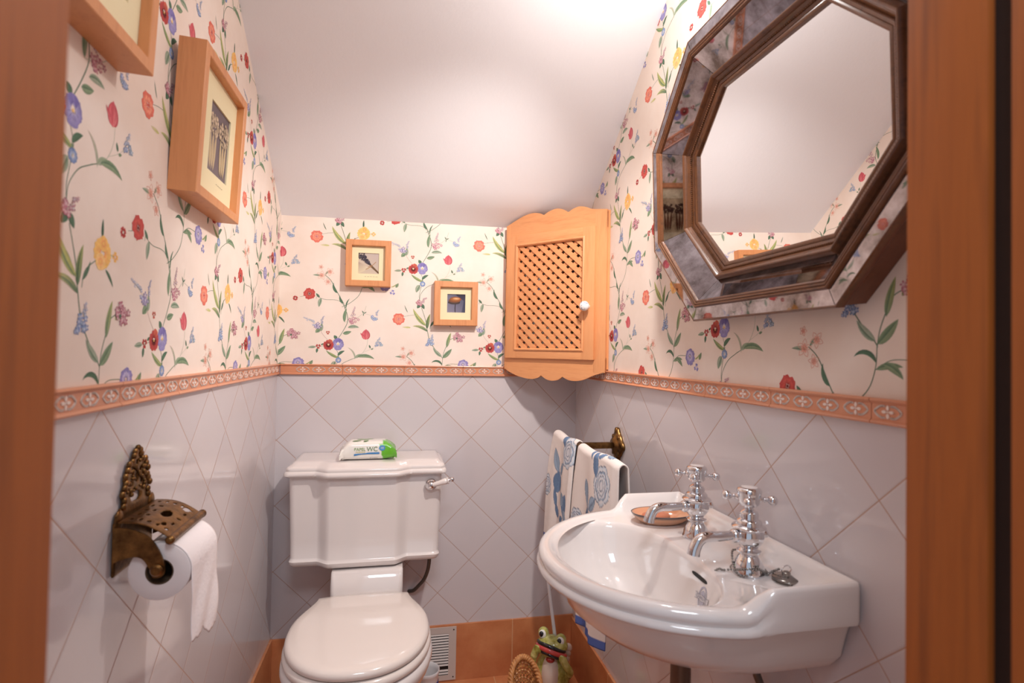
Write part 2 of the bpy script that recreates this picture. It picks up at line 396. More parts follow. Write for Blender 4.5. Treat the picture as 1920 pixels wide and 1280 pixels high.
    # lilies (fine outlines with soft salmon throats)
    for x, y, r, a0 in ((-95, 500, 34, 10), (-38, 528, 30, 50), (-50, 455, 26, 30), (-100, 560, 18, 0)):
        for k_ in range(5):
            a = math.radians(a0+72*k_); tx, ty = x+r*math.cos(a), y+r*math.sin(a); q = r*0.45
            bx_, by_ = x+r*0.55*math.cos(a), y+r*0.55*math.sin(a)
            for s_ in (1, -1): A.stem([(x, y), (bx_-s_*q*math.sin(a)*0.6, by_+s_*q*math.cos(a)*0.6), (tx, ty)], 1.7, lin(226, 150, 124))
            A.petal(x, y, a0+72*k_, r*0.55, r*0.3, lin(214, 90, 60), lin(240, 190, 170), 6)
        A.layer += 1
    # poppies, tulip, daffodil
    def poppy(x, y, r, c, c2, cc, a0):
        A.ring(x, y, r, 5, c2, c, 1.25, a0, 0.16, 0.07); A.ring(x, y, r*0.66, 4, cc, c2, 1.2, a0+30, 0.1, 0.08); A.dot(x, y, r*0.14, cc); A.layer += 1
        for k_ in range(7):
            a = k_*0.9; A.stem([(x+r*.15*math.cos(a), y+r*.15*math.sin(a)), (x+r*.85*math.cos(a), y+r*.85*math.sin(a))], 1.0, [v*0.8 for v in c[:3]])
    poppy(-135, -380, 45, OR, OR2, lin(214, 70, 60), 20)
    poppy(-175, 363, 42, RD, lin(214, 66, 44), RD2, 0)
    A.ring(-270, 328, 18, 4, RD2, RD, 1.2, 30); A.ring(-42, 87, 14, 3, RD2, lin(206, 84, 56), 1.2, 150)
    A.leaf(222, 42, 118, 74, 40, -48, TU, TU2); A.leaf(226, 42, 62, 74, 40, 48, TU, lin(226, 80, 96)); A.leaf(224, 40, 90, 78, 46, 0, TU2, TU, lin(216, 70, 90)); A.leaf(212, 62, 150, 40, 12, -30, TU, TU2)
    for q in (-10, 0, 10): A.stem([(224+q*0.4, 50), (224+q*1.2, 80), (224+q*0.6, 108)], 1.0, lin(170, 30, 54))
    A.layer += 1
    A.ring(192, -340, 48, 7, YE2, YE, 0.9, 10, 0.1, 0.05); A.ring(196, -312, 24, 6, lin(236, 120, 50), YE, 1.1, 0, 0.1, 0.1); A.ring(182, -366, 26, 6, YE2, lin(250, 206, 120), 1.1, 40)
    A.ring(262, -340, 17, 4, YE2, YE, 1.0, 0); A.stem([(235, -338), (255, -340)], 2, G2)
    # pansies
    A.ring(30, 6, 40, 5, PU2, PU, 1.35, 18, 0.05, 0.05)
    for an, ln in ((270, 46), (215, 38), (325, 38)): A.petal(30, 6, an, ln, ln*1.2, PU2, lin(140, 132, 196), 12)
    A.layer += 1
    A.petal(30, 14, 70, 34, 36, lin(104, 90, 168), lin(118, 108, 184), 10); A.petal(30, 14, 115, 34, 36, lin(110, 98, 174), lin(132, 122, 194), 10); A.layer += 1
    for an in (200, 235, 270, 300, 340): A.stem([(30, 4), (30+26*math.cos(math.radians(an)), 4+26*math.sin(math.radians(an)))], 1.3, lin(92, 78, 150))
    A.dot(30, 4, 5, YE); A.layer += 1
    A.ring(-36, -4, 37, 5, RD2, RD, 1.25, 55, 0.1, 0.06)
    A.petal(-36, 2, 62, 38, 36, RD2, lin(214, 84, 48), 10); A.layer += 1
    for an in (180, 230, 270, 310, 0): A.petal(-36, -4, an, 18, 12, lin(40, 14, 20), RD2, 6)
    A.layer += 1; A.dot(-36, -4, 4, YE); A.ring(-106, -14, 18, 3, RD2, RD, 1.2, 270)
    A.ring(352, -716, 42, 7, PU2, lin(130, 122, 190), 1.1, 8, 0.12, 0.06); A.ring(350, -712, 24, 5, lin(90, 80, 150), PU2, 1.1, 30, 0.1, 0.1)
    A.ring(408, -765, 20, 3, PU2, lin(110, 112, 186), 1.0, 200)
    # bluebell, clusters, sprays
    A.ring(35, -112, 21, 5, BL2, BL, 1.1, 270); A.leaf(32, -92, 100, 12, 10)
    A.cluster(-108, 128, 24, 20, 7, lin(112, 98, 170), lin(232, 226, 240), 12, R)
    A.spray(-125, 145, 150, 95, lin(130, 150, 190), R, 13, 14, 8); A.spray(-95, 150, 68, 58, lin(110, 108, 180), R, 9, 12, 7)
    A.cluster(130, 185, 28, 24, 10, PK, PK2, 12, R); A.spray(132, 205, 82, 72, PK, R, 8, 12, 9); A.floret(168, 186, 11, PK, PK2)
    A.cluster(282, 208, 22, 20, 9, BL, BL2, 10, R); A.spray(290, 222, 60, 44, BL, R, 7, 12, 7)
    A.spray(292, -8, 62, 72, BL, R, 12, 16, 8); A.cluster(322, 2, 18, 20, 7, lin(106, 146, 176), BL2, 9, R)
    A.cluster(22, -252, 26, 20, 11, PK, PK2, 11, R); A.spray(32, -245, 40, 44, PK, R, 6, 10, 9)
    A.cluster(105, -545, 24, 24, 11, BL, BL2, 11, R); A.cluster(72, -565, 16, 10, 4, BL, BL2, 10, R); A.spray(105, -530, 75, 40, BL, R, 5, 12, 8)
    A.cluster(315, -505, 36, 36, 26, PK, PK2, 12, R); A.dot(300, -515, 7, G1)
    return A.t
CELL = repeat_art(); KPX = 0.000462
def clip(poly, n, d):
    """keep n.p >= d ; poly = [(u, z, r, g, b)]"""
    out = []
    for a, b in zip(poly, poly[1:]+poly[:1]):
        sa = n[0]*a[0]+n[1]*a[1]-d; sb = n[0]*b[0]+n[1]*b[1]-d
        if sa >= 0: out.append(a)
        if (sa >= 0) != (sb >= 0):
            t = sa/(sa-sb); out.append(tuple(p+(q-p)*t for p, q in zip(a, b)))
    return out
def print_faces(u0, u1, z0, z1, org, per, to3, verts, faces, cols, flip):
    """repeats of the print on a wall panel; org = a pansy pair, per = (half width, half height) of the half-drop"""
    hu, hz = per; lay = max(t[2] for t in CELL)+1
    ru = [-0.14, 0.22]; rz = [-0.43, 0.27]
    for i in range(-12, 13):
        for j in range(-12, 13):
            if (i+j) % 2: continue
            cu, cz = org[0]+i*hu, org[1]+j*hz
            if cu+ru[1]+.02 < u0 or cu+ru[0]-.02 > u1 or cz+rz[1]+.02 < z0 or cz+rz[0]-.02 > z1: continue
            for pts, cs, L in CELL:
                P = [(cu+p[0]*KPX, cz+p[1]*KPX)+tuple(c) for p, c in zip(pts, cs)]
                if all(u0 <= p[0] <= u1 and z0 <= p[1] <= z1 for p in P): Q = P
                else:
                    Q = clip(P, (1, 0), u0); Q = Q and clip(Q, (-1, 0), -u1); Q = Q and clip(Q, (0, 1), z0); Q = Q and clip(Q, (0, -1), -z1)
                if len(Q) < 3: continue
                area = sum(a[0]*b[1]-b[0]*a[1] for a, b in zip(Q, Q[1:]+Q[:1]))
                if (area < 0) != flip: Q = Q[::-1]
                b0 = len(verts); h = 0.0002+0.0007*L/lay
                for q in Q: verts.append(to3(q[0], q[1], h)); cols.append(q[2:5])
                faces.append(tuple(range(b0, b0+len(Q))))

ZB0, ZB1 = 1.052, 1.087       # border tile
def wall(name, u0, u1, ztop, to3, tile, org, per, flip):
    verts, faces, cols = [], [], []
    def quad(ua, ub, za, zb, t=0.0):
        b = len(verts); verts.extend([to3(ua, za, 0), to3(ub, za, 0), to3(ub, zb, 0), to3(ua, zb, 0)]); cols.extend([(1, 1, 1)]*4)
        faces.append((b, b+1, b+2, b+3) if not flip else (b+3, b+2, b+1, b))
    quad(u0, u1, -0.02, 1.07); quad(u0, u1, 1.07, ztop)
    # thickness behind the face
    b = len(verts); verts.extend([to3(u0, -0.02, -0.06), to3(u1, -0.02, -0.06), to3(u1, ztop, -0.06), to3(u0, ztop, -0.06)]); cols.extend([(1, 1, 1)]*4)
    faces.append((b+3, b+2, b+1, b) if not flip else (b, b+1, b+2, b+3))
    nb = len(faces)
    print_faces(u0+0.0005, u1-0.0005, ZB1-0.004, ztop, org, per, to3, verts, faces, cols, flip)
    o = obj(name, (verts, faces, cols), [tile, M['wallpaper'], M['print']], smooth=0, kind='structure')
    mi = [2]*len(faces); mi[0] = 0; mi[1] = 1; mi[2] = 1
    o.data.polygons.foreach_set('material_index', mi)
    return o
YF = -1.49                     # inner face of the wall with the doorway
wall('wall_back', 0.0, W, 1.66, lambda u, z, h: (u, -h, z), M['tile_b'], (0.448, 1.421), (0.2735, 0.268), False)
wall('wall_left', YF, 0.0, 2.72, lambda u, z, h: (h, u, z), M['tile_l'], (-0.890, 1.149), (0.2655, 0.2695), False)
wall('wall_right', 0.0, -YF, 2.72, lambda u, z, h: (W-h, -u, z), M['tile_r'], (0.899, 1.195), (0.2755, 0.2715), False)

# wall with the doorway, in three pieces of one mesh
DX0, DX1 = 0.182, 0.823
bm = bmesh.new()
bx(bm, (-0.06, YF-0.10, -0.02), (DX0-0.02, YF, 2.75)); bx(bm, (DX1+0.045, YF-0.10, -0.02), (W+0.06, YF, 2.75)); bx(bm, (DX0-0.02, YF-0.10, 2.07), (DX1+0.045, YF, 2.75))
obj('wall_front', bm, M['wallpaper'], smooth=0, kind='structure')

# sloping ceiling (underside of the stairs), slightly uneven plaster
def cz(x, t):
    l = 1.577+0.742*t; r = 1.588+0.33*t+0.42*max(0, t-0.12) if t < 0.9 else 1.588+0.33*0.9+0.42*0.78+0.742*(t-0.9)
    return lerp(l, r, x/W)
xs = [i/16*(W+0.02)-0.01 for i in range(17)]; ts = [-0.03+i*(1.52+0.03)/40 for i in range(41)]
bm = bmesh.new()
g = [[bm.verts.new((x, -t, cz(x, t))) for x in xs] for t in ts]
g2 = [[bm.verts.new((x, -t, cz(x, t)+0.05)) for x in xs] for t in ts]
for i in range(40):
    for j in range(16):
        bm.faces.new((g[i][j], g[i+1][j], g[i+1][j+1], g[i][j+1])); bm.faces.new((g2[i][j], g2[i][j+1], g2[i+1][j+1], g2[i+1][j]))
obj('ceiling', bm, M['plaster'], kind='structure')
obj('floor', box((-0.06, -3.0, -0.04), (W+0.06, 0.06, 0.0)), M['terra_f'], smooth=0, kind='structure')

# terracotta skirting tiles
obj('baseboard_back', box((0.0, -0.008, 0.0), (W, 0.0, 0.192), 0.0015), M['terra_b'], kind='structure')
obj('baseboard_left', box((0.0, YF, 0.0), (0.008, -0.008, 0.194), 0.0015), M['terra_s'], kind='structure')
obj('baseboard_right', box((W-0.008, YF, 0.0), (W, -0.008, 0.186), 0.0015), M['terra_s'], kind='structure')

# moulded border tiles with a white relief
def border(name, u0, u1, to3, phase, flip):
    bm = bmesh.new()
    prof = [(0, ZB0), (0.008, ZB0), (0.0095, ZB0+0.0025), (0.008, ZB0+0.005), (0.006, ZB0+0.0065), (0.006, ZB1-0.0075), (0.008, ZB1-0.006), (0.0105, ZB1-0.003), (0.0095, ZB1), (0, ZB1)]
    L = u1-u0; p = 0.0505*4; cuts = sorted({u0, u1} | {phase+k*p for k in range(-12, 30) if u0 < phase+k*p < u1})
    for a, b in zip(cuts, cuts[1:]):
        loft([[to3(a+0.0006, z, h) for h, z in prof], [to3(b-0.0006, z, h) for h, z in prof]], True, True, bm)
    zc = (ZB0+ZB1)/2; n = int(L/0.0505)+3
    def poly(P, h=0.0071):
        lo = [to3(u, z, 0.0055) for u, z in P]; hi = [to3(u, z, h) for u, z in P]; loft([lo, hi], False, True, bm, mi=1)
    k0 = math.floor((u0-phase)/0.0505)
    for k in range(k0, k0+n):
        c = phase+(k+0.5)*0.0505
        if c-0.021 < u0 or c+0.021 > u1: continue
        for a in range(4):
            aa = a*PI/2; d = 0.0054; cx, czz = c+d*math.cos(aa), zc+d*math.sin(aa)
            lx, lz = (0.0036, 0.0022) if a % 2 == 0 else (0.0022, 0.0036)
            poly([(cx+lx*math.cos(q*PI/4), czz+lz*math.sin(q*PI/4)) for q in range(8)])
        poly([(c+0.0013*math.cos(q*PI/3), zc+0.0013*math.sin(q*PI/3)) for q in range(6)])
        for s in (-1, 1):
            path = [(c+s*0.0045, zc+0.0075), (c+s*0.009, zc+0.0078), (c+s*0.0145, zc+0.0055), (c+s*0.0195, zc), (c+s*0.0145, zc-0.0055), (c+s*0.009, zc-0.0078), (c+s*0.0045, zc-0.0075)]
            P = spline([Vector((x, y, 0)) for x, y in path], 4); wd = 0.00135
            for i in range(len(P)-1):
                t = (P[i+1]-P[i]).normalized(); nn = Vector((-t.y, t.x, 0))*wd; e = t*0.0003
                a, b = P[i]-e, P[i+1]+e
                poly([((a+nn).x, (a+nn).y), ((a-nn).x, (a-nn).y), ((b-nn).x, (b-nn).y), ((b+nn).x, (b+nn).y)])
    bmesh.ops.recalc_face_normals(bm, faces=bm.faces)
    return obj(name, bm, [M['border'], M['border_white']], kind='structure')
border('trim_1', 0.0105, W-0.0105, lambda u, z, h: (u, -h, z), 0.004, False)
border('trim_2', YF, -0.0, lambda u, z, h: (h, u, z), -0.012, False)
border('trim_3', 0.0, -YF, lambda u, z, h: (W-h, -u, z), 0.05, False)

# ---------------------------------------------------------------- doorway lining
d1 = bpy.data.objects.new('door_1', None); C.objects.link(d1); d1['_w'] = (0.5, YF-0.07, 0); d1.location = (0.5, YF-0.07, 0); d1['kind'] = 'structure'
obj('left_jamb', box((DX0-0.05, YF-0.20, 0), (DX0, YF, 2.05), 0.0015), M['door_wood'], d1)
obj('right_jamb', box((DX1, YF-0.066, 0), (DX1+0.007, YF, 2.05), 0.0012), M['door_wood'], d1)
obj('sliding_slot', box((DX1+0.0075, YF-0.0825, 0), (DX1+0.045, YF, 2.05)), M['dark_gap'], d1)
obj('outer_jamb', box((DX1-0.002, YF-0.20, 0), (DX1+0.045, YF-0.083, 2.05), 0.0015), M['door_wood'], d1)
obj('head_lining', box((DX0-0.05, YF-0.20, 2.05), (DX1+0.045, YF, 2.09), 0.0015), M['door_wood'], d1)
#PART2
# ---------------------------------------------------------------- mirror (tilted slightly forward)
T_ = 0.035
MN = Vector((-math.cos(T_), 0, -math.sin(T_))); MU = Vector((0, -1, 0)); MV = MU.cross(MN); MV = MV if MV.z > 0 else -MV
MC = Vector((1.0148, -1.0676, 1.4976))
def octo(r):
    A_, B_, c_, d_ = 0.2335, 0.175, 0.1344, 0.0715
    V = [(-c_, B_), (c_, B_), (A_, d_), (A_, -d_), (c_, -B_), (-c_, -B_), (-A_, -d_), (-A_, d_)]; L = []
    for k in range(8):
        a, b = Vector(V[k]), Vector(V[(k+1) % 8]); t = (b-a).normalized(); nn = Vector((-t.y, t.x)); L.append((nn, nn.dot(a)+r))
    out = []
    for k in range(8):
        (n1, d1_), (n2, d2_) = L[k-1], L[k]; det = n1.x*n2.y-n1.y*n2.x
        out.append(((d1_*n2.y-d2_*n1.y)/det, (n1.x*d2_-n2.x*d1_)/det))
    return out
def mp(u, v, h): return MC + MU*u + MV*v + MN*h
def ring8(r, h): return [mp(u, v, h) for u, v in octo(r)]
mir = thing('wall_mirror', 'large octagonal mirror in dark carved wood with antiqued side panels, above the washbasin', 'mirror', (MC.x, MC.y, MC.z))
def mould(name, prof, mtl, closed=False):
    bm = loft([ring8(r, h) for r, h in prof], False, False)
    bmesh.ops.recalc_face_normals(bm, faces=bm.faces)
    return obj(name, bm, mtl, mir, smooth=25)
bm = bmesh.new(); bm.faces.new([bm.verts.new(p) for p in ring8(0.003, 0.0)]); 
if bm.faces[:][0].normal.dot(MN) < 0: pass
bmesh.ops.recalc_face_normals(bm, faces=bm.faces); obj('mirror_glass', bm, M['mirror'], mir, smooth=0)
def bead(r0, r1, h0, h1, bulge, n=6):
    out = []
    for i in range(n+1):
        t = i/n; q = math.sin(PI*t)*bulge; out.append((lerp(r0, r1, t), lerp(h0, h1, t)+q))
    return out
mould('inner_moulding', [(-0.002, 0.0), (-0.002, 0.003)] + bead(-0.002, 0.005, 0.004, 0.006, 0.0015, 4) + [(0.006, 0.005)] + bead(0.006, 0.019, 0.006, 0.014, -0.002, 6) + [(0.0195, 0.017)] + bead(0.020, 0.030, 0.017, 0.0165, 0.0055, 8) + [(0.0313, 0.0135), (0.033, 0.012)], M['walnut'])
mould('outer_moulding', [(0.0690, 0.0440), (0.0705, 0.0490)] + bead(0.0705, 0.0750, 0.0495, 0.0515, 0.0018, 5) + bead(0.0750, 0.0800, 0.0515, 0.0525, 0.0020, 5) + bead(0.080, 0.0855, 0.0525, 0.0515, 0.003, 6) + [(0.0860, 0.048)], M['walnut'])
mould('edge_bead', [(0.1085, 0.0480)] + bead(0.1085, 0.1120, 0.0490, 0.0485, 0.0015, 4) + [(0.1125, 0.042)], M['walnut'])
# eight antiqued panels on each slope; thin strips of timber show between them
def panel_ring(name, r0, h0, r1, h1):
    A_, B_ = ring8(r0, h0), ring8(r1, h1)
    for k in range(8):
        j = (k+1) % 8; P = [A_[k], A_[j], B_[j], B_[k]]
        P[0] = P[0].lerp(P[1], 0.002); P[1] = P[1].lerp(P[0], 0.002); P[3] = P[3].lerp(P[2], 0.002); P[2] = P[2].lerp(P[3], 0.002)
        nn = (P[1]-P[0]).cross(P[3]-P[0]).normalized(); nn = nn if nn.dot(MN) > 0 else -nn
        bm = loft([[p-nn*0.002 for p in P], P], True, True); bmesh.ops.recalc_face_normals(bm, faces=bm.faces)
        obj(name, bm, M['antique'], mir, smooth=0)
panel_ring('side_panel', 0.0318, 0.0138, 0.0710, 0.0478)
panel_ring('edge_strip', 0.0857, 0.0492, 0.1088, 0.0492)
# rope beads on the inner moulding
bm = bmesh.new(); R8 = octo(0.0125)
for k in range(8):
    a, b = Vector(R8[k]), Vector(R8[(k+1) % 8]); n_ = int((b-a).length/0.0042)
    for i in range(n_):
        p = a.lerp(b, (i+0.5)/n_); sphere(mp(p.x, p.y, 0.0092), 0.0021, bm, 6, 4)
obj('beading', bm, M['walnut'], mir)
back = [ring8(0.1115, 0.043), ring8(0.112, 0.036), ring8(0.108, 0.030), ring8(0.106, 0.0)]
wl = [Vector((W-0.0005, p.y, p.z)) for p in back[-1]]
bm = loft(back+[wl], False, False); bmesh.ops.recalc_face_normals(bm, faces=bm.faces); obj('backing', bm, M['walnut_red'], mir, smooth=25)

# ---------------------------------------------------------------- pictures
def box_frame(name, label, origin, eu, ev, en, w_, h_, depth, face, recess, art, mount, group=None, cap=None, wmat='pine_v'):
    """origin = lower left back corner; art(x0,y0,x1,y1)-> list of coloured triangles in frame plane metres"""
    O = Vector(origin); eu, ev, en = Vector(eu), Vector(ev), Vector(en)
    P = lambda u, v, d: O + eu*u + ev*v + en*d
    t = thing(name, label, 'picture', tuple(P(w_/2, 0, depth/2)), group)
    def rect(a, d): return [P(a, a, d), P(w_-a, a, d), P(w_-a, h_-a, d), P(a, h_-a, d)]
    # four mitred sides, one mesh
    bm = bmesh.new(); e = 0.0012
    prof = [(0, 0.0), (0, depth-e), (e, depth), (face-e, depth), (face, depth-e), (face, 0.004)]
    loft([rect(a, d) for a, d in prof], False, False, bm)
    bm.faces.new([bm.verts.new(p) for p in rect(0, 0.001)])
    bmesh.ops.recalc_face_normals(bm, faces=bm.faces); obj('frame', bm, M[wmat], t, smooth=30)
    d0 = depth-recess
    a0 = face; u0, v0, u1, v1 = mount
    out = [P(a0, a0, d0), P(w_-a0, a0, d0), P(w_-a0, h_-a0, d0), P(a0, h_-a0, d0)]
    inn = [P(u0, v0, d0), P(u1, v0, d0), P(u1, v1, d0), P(u0, v1, d0)]; inb = [p-en*0.003 for p in inn]
    bm = loft([out, inn, inb], False, False); bmesh.ops.recalc_face_normals(bm, faces=bm.faces)
    if cap:                                           # tiny handwritten caption on the mount
        for i in range(cap[3]):
            x = cap[0]+i*cap[2]; y = cap[1]; hh = 0.0012*(0.6+0.5*math.sin(i*2.3))
            f = bm.faces.new([bm.verts.new(P(x, y, d0+0.0003)), bm.verts.new(P(x+cap[2]*0.6, y, d0+0.0003)), bm.verts.new(P(x+cap[2]*0.6, y+hh, d0+0.0003)), bm.verts.new(P(x, y+hh, d0+0.0003))]); f.material_index = 1
    obj('mount', bm, [M['mat_board'], M['black']], t, smooth=0)
    vs, fs, cs = [], [], []
    tr = art(u0, v0, u1, v1); mx = max(q[2] for q in tr)+1
    for pts, cc, L in tr:
        poly = [tuple(p)+tuple(c[:3]) for p, c in zip(pts, cc)]
        for nn, dd in (((1, 0), u0), ((-1, 0), -u1), ((0, 1), v0), ((0, -1), -v1)): poly = poly and clip(poly, nn, dd)
        if not poly or len(poly) < 3: continue
        if (sum(a[0]*b[1]-b[0]*a[1] for a, b in zip(poly, poly[1:]+poly[:1])) < 0) != (eu.cross(ev).dot(en) < 0): poly = poly[::-1]
        b = len(vs)
        for q in poly: vs.append(P(q[0], q[1], d0-0.003+0.0012*L/mx)); cs.append(q[2:5])
        fs.append(tuple(range(b, b+len(poly))))
    obj('artwork', (vs, fs, cs), M['art'], t, smooth=0)
    return t
def bg(A, u0, v0, u1, v1, c00, c11):
    m_ = [(a+b)/2 for a, b in zip(c00[:3], c11[:3])]
    A.tri((u0, v0), (u1, v0), (u1, v1), c00, m_, c11); A.tri((u0, v0), (u1, v1), (u0, v1), c00, c11, m_); A.layer += 1
def scaled(A, s, ox, oy): return [(tuple((ox+p[0]*s, oy+p[1]*s) for p in pts), c, L) for pts, c, L in A.t]
def art_lavender(u0, v0, u1, v1):
    A = Art(); R = random.Random(3); w_ = 100; h_ = 100*(v1-v0)/(u1-u0)
    bg(A, 0, 0, w_, h_, lin(206, 190, 166), lin(190, 176, 172))
    A.tri((0, 0), (60, 30), (0, 60), lin(214, 200, 172), lin(222, 208, 180), lin(170, 150, 140)); A.layer += 1
    A.stem([(100, 5), (70, 34), (48, 56)], 9, lin(96, 72, 52), lin(60, 44, 38))
    for q in (-5, 0, 4): A.stem([(98, 8+q), (62, 40+q), (50, 52)], 2, lin(130, 104, 76))
    for i in range(90):
        t = R.random(); x = 52-46*t+R.uniform(-14, 14)*(0.4+0.9*t); y = 52+46*t+R.uniform(-11, 11)*(0.4+0.9*t)
        g_ = R.uniform(0.6, 1.5); A.ring(x, y, R.uniform(3, 6), 4, [v*g_ for v in lin(52, 46, 54)[:3]], [v*g_ for v in lin(80, 74, 84)[:3]], 1.0, R.uniform(0, 90))
    A.stem([(36, 22), (60, 36), (86, 62)], 3, lin(170, 128, 92)); A.stem([(46, 34), (62, 42)], 2.4, lin(176, 136, 100))
    return scaled(A, (u1-u0)/100, u0, v0)
def art_poppyhead(u0, v0, u1, v1):
    A = Art(); bg(A, 0, 0, 100, 110, lin(136, 132, 152), lin(70, 74, 96))
    A.tri((80, 0), (100, 0), (100, 110), lin(84, 86, 108), lin(60, 62, 84), lin(56, 58, 80)); A.layer += 1
    A.tri((30, 110), (100, 110), (100, 60), lin(56, 50, 62), lin(50, 46, 60), lin(70, 68, 90)); A.layer += 1
    A.stem([(45, 0), (44, 20), (45, 46)], 4.5, lin(52, 40, 40))
    def el(x, y, rx, ry, c, c2):
        for i in range(20):
            p_, q_ = 2*PI*i/20, 2*PI*(i+1)/20
            A.tri((x, y), (x+rx*math.cos(p_), y+ry*math.sin(p_)), (x+rx*math.cos(q_), y+ry*math.sin(q_)), c2, c, c)
        A.layer += 1
    el(38, 56, 34, 11, lin(66, 56, 58), lin(96, 78, 68)); el(40, 66, 33, 11, lin(120, 76, 52), lin(150, 96, 62))
    el(46, 74, 32, 13, lin(140, 84, 50), lin(196, 130, 78)); el(50, 77, 20, 6, lin(190, 130, 84), lin(232, 190, 146))
    return scaled(A, (u1-u0)/100, u0, v0)
def art_bunches(nb, dark):
    def f(u0, v0, u1, v1):
        A = Art(); R = random.Random(5+nb); asp = (v1-v0)/(u1-u0)*100
        cg = (lin(112, 100, 104), lin(128, 116, 120)) if not dark else (lin(222, 200, 160), lin(212, 188, 146))
        bg(A, 0, 0, 100, asp, cg[1], cg[0])
        for i in range(nb):
            x = (i+0.5)*100/nb; r = 44/nb*1.1; top = asp*0.70
            st = (lin(214, 196, 160), lin(166, 140, 104)) if not dark else (lin(120, 70, 44), lin(84, 50, 34))
            for q in (-1, 0, 1): A.leaf(x+q*r*0.35, asp*0.05, 90-q*5, asp*0.6, r*0.42, 0, st[0], st[1])
            for k_ in range(70):
                a = R.uniform(0, 2*PI); d = math.sqrt(R.random()); g_ = R.uniform(0.55, 1.2)
                hx = x+r*d*math.cos(a); hy = top+r*0.85*d*math.sin(a)
                cc = [v*g_ for v in (lin(226, 204, 176) if not dark else lin(104, 70, 54))[:3]]
                A.dot(hx, hy, r*R.uniform(0.12, 0.2), [v*0.55 for v in cc], cc, 6)
                A.layer += 1
        return scaled(A, (u1-u0)/100, u0, v0)
    return f
# the two small ones on the back wall
box_frame('picture', 'small wooden box frame with a dried lavender sprig, the higher one on the back wall', (0.209, 0, 1.350), (1, 0, 0.008), (0.0, 0, 1), (0, -1, 0), 0.147, 0.155, 0.032, 0.0195, 0.014, art_lavender, (0.040, 0.043, 0.107, 0.113), 'small framed pictures on the back wall', (0.060, 0.033, 0.0034, 14), 'alder')
box_frame('picture', 'small wooden box frame with a brown poppy head on grey, beside the corner cupboard', (0.504, 0, 1.226), (1, 0, 0.012), (0.0, 0, 1), (0, -1, 0), 0.150, 0.153, 0.032, 0.0205, 0.014, art_poppyhead, (0.045, 0.046, 0.108, 0.110), 'small framed pictures on the back wall', None, 'alder')
# the two large ones on the left wall, leaning out a little at the top
ln_ = 0.045; EV = Vector((math.sin(ln_), 0.10*0, math.cos(ln_))); EN = Vector((math.cos(ln_), 0, -math.sin(ln_)))
box_frame('picture', 'large deep wooden box frame with two beige dried flower bunches on the side wall', (0.0, -0.876, 1.405), (0, 1, 0), EV, EN, 0.246, 0.264, 0.045, 0.018, 0.015, art_bunches(2, False), (0.086, 0.068, 0.196, 0.199), 'large framed pictures on the left wall', (0.135, 0.052, 0.004, 10), 'alder')
box_frame('picture', 'large deep wooden box frame hung highest and nearest the door on the side wall', (0.0, -1.290, 1.518), (0, 1, 0), EV, EN, 0.246, 0.264, 0.045, 0.018, 0.015, art_bunches(3, True), (0.050, 0.070, 0.196, 0.205), 'large framed pictures on the left wall', None, 'alder')

# ---------------------------------------------------------------- corner cupboard
FA = Vector((0.765, -0.020, 0)); FB = Vector((1.020, -0.300, 0)); FU = (FB-FA).normalized(); FN = Vector((FU.y, -FU.x, 0)); FN = FN if FN.y < 0 else -FN
cab = thing('corner_cupboard', 'pine corner cupboard with a lattice door and scalloped top and bottom edges', 'cupboard', (0.90, -0.13, 1.05))
def fp(s, z, d=0.0): p = FA + FU*s + FN*d; return (p.x, p.y, z)
LW = (FB-FA).length
def scallop(pts, z_in, d0=0.0, d1=0.012):
    """board with a wavy edge: pts = (s, z) along the wavy side, closed by the straight edge z_in"""
    S = spline([Vector((a, b, 0)) for a, b in pts], 6)
    bm = bmesh.new(); lo = [[fp(p.x, p.y, d) for p in S] for d in (d0, d1)]; st = [[fp(p.x, z_in, d) for p in S] for d in (d0, d1)]
    loft([lo[0], lo[1], st[1], st[0], lo[0]], False, False, bm, closed=False)
    bmesh.ops.remove_doubles(bm, verts=bm.verts, dist=1e-6); bmesh.ops.holes_fill(bm, edges=bm.edges); bmesh.ops.recalc_face_normals(bm, faces=bm.faces)
    return bm
e0, e1 = -0.004, LW+0.006
def arcs(P):   # straight pass-through with sharp cusps: pieces of spline joined
    return P
top_pts = [(e0, 1.583), (0.030, 1.597), (0.070, 1.611), (0.105, 1.616), (0.135, 1.611), (0.148, 1.604), (0.152, 1.604), (0.172, 1.613), (0.200, 1.618), (0.225, 1.612), (0.243, 1.601), (0.247, 1.601), (0.262, 1.608), (0.286, 1.613), (0.312, 1.607), (0.330, 1.599), (0.355, 1.595), (e1, 1.591)]
bot_pts = [(e0, 1.086), (0.010, 1.074), (0.045, 1.060), (0.078, 1.052), (0.112, 1.049), (0.138, 1.055), (0.148, 1.062), (0.151, 1.062), (0.170, 1.051), (0.192, 1.047), (0.216, 1.051), (0.231, 1.061), (0.234, 1.061), (0.255, 1.052), (0.283, 1.050), (0.312, 1.056), (0.345, 1.070), (e1, 1.082)]
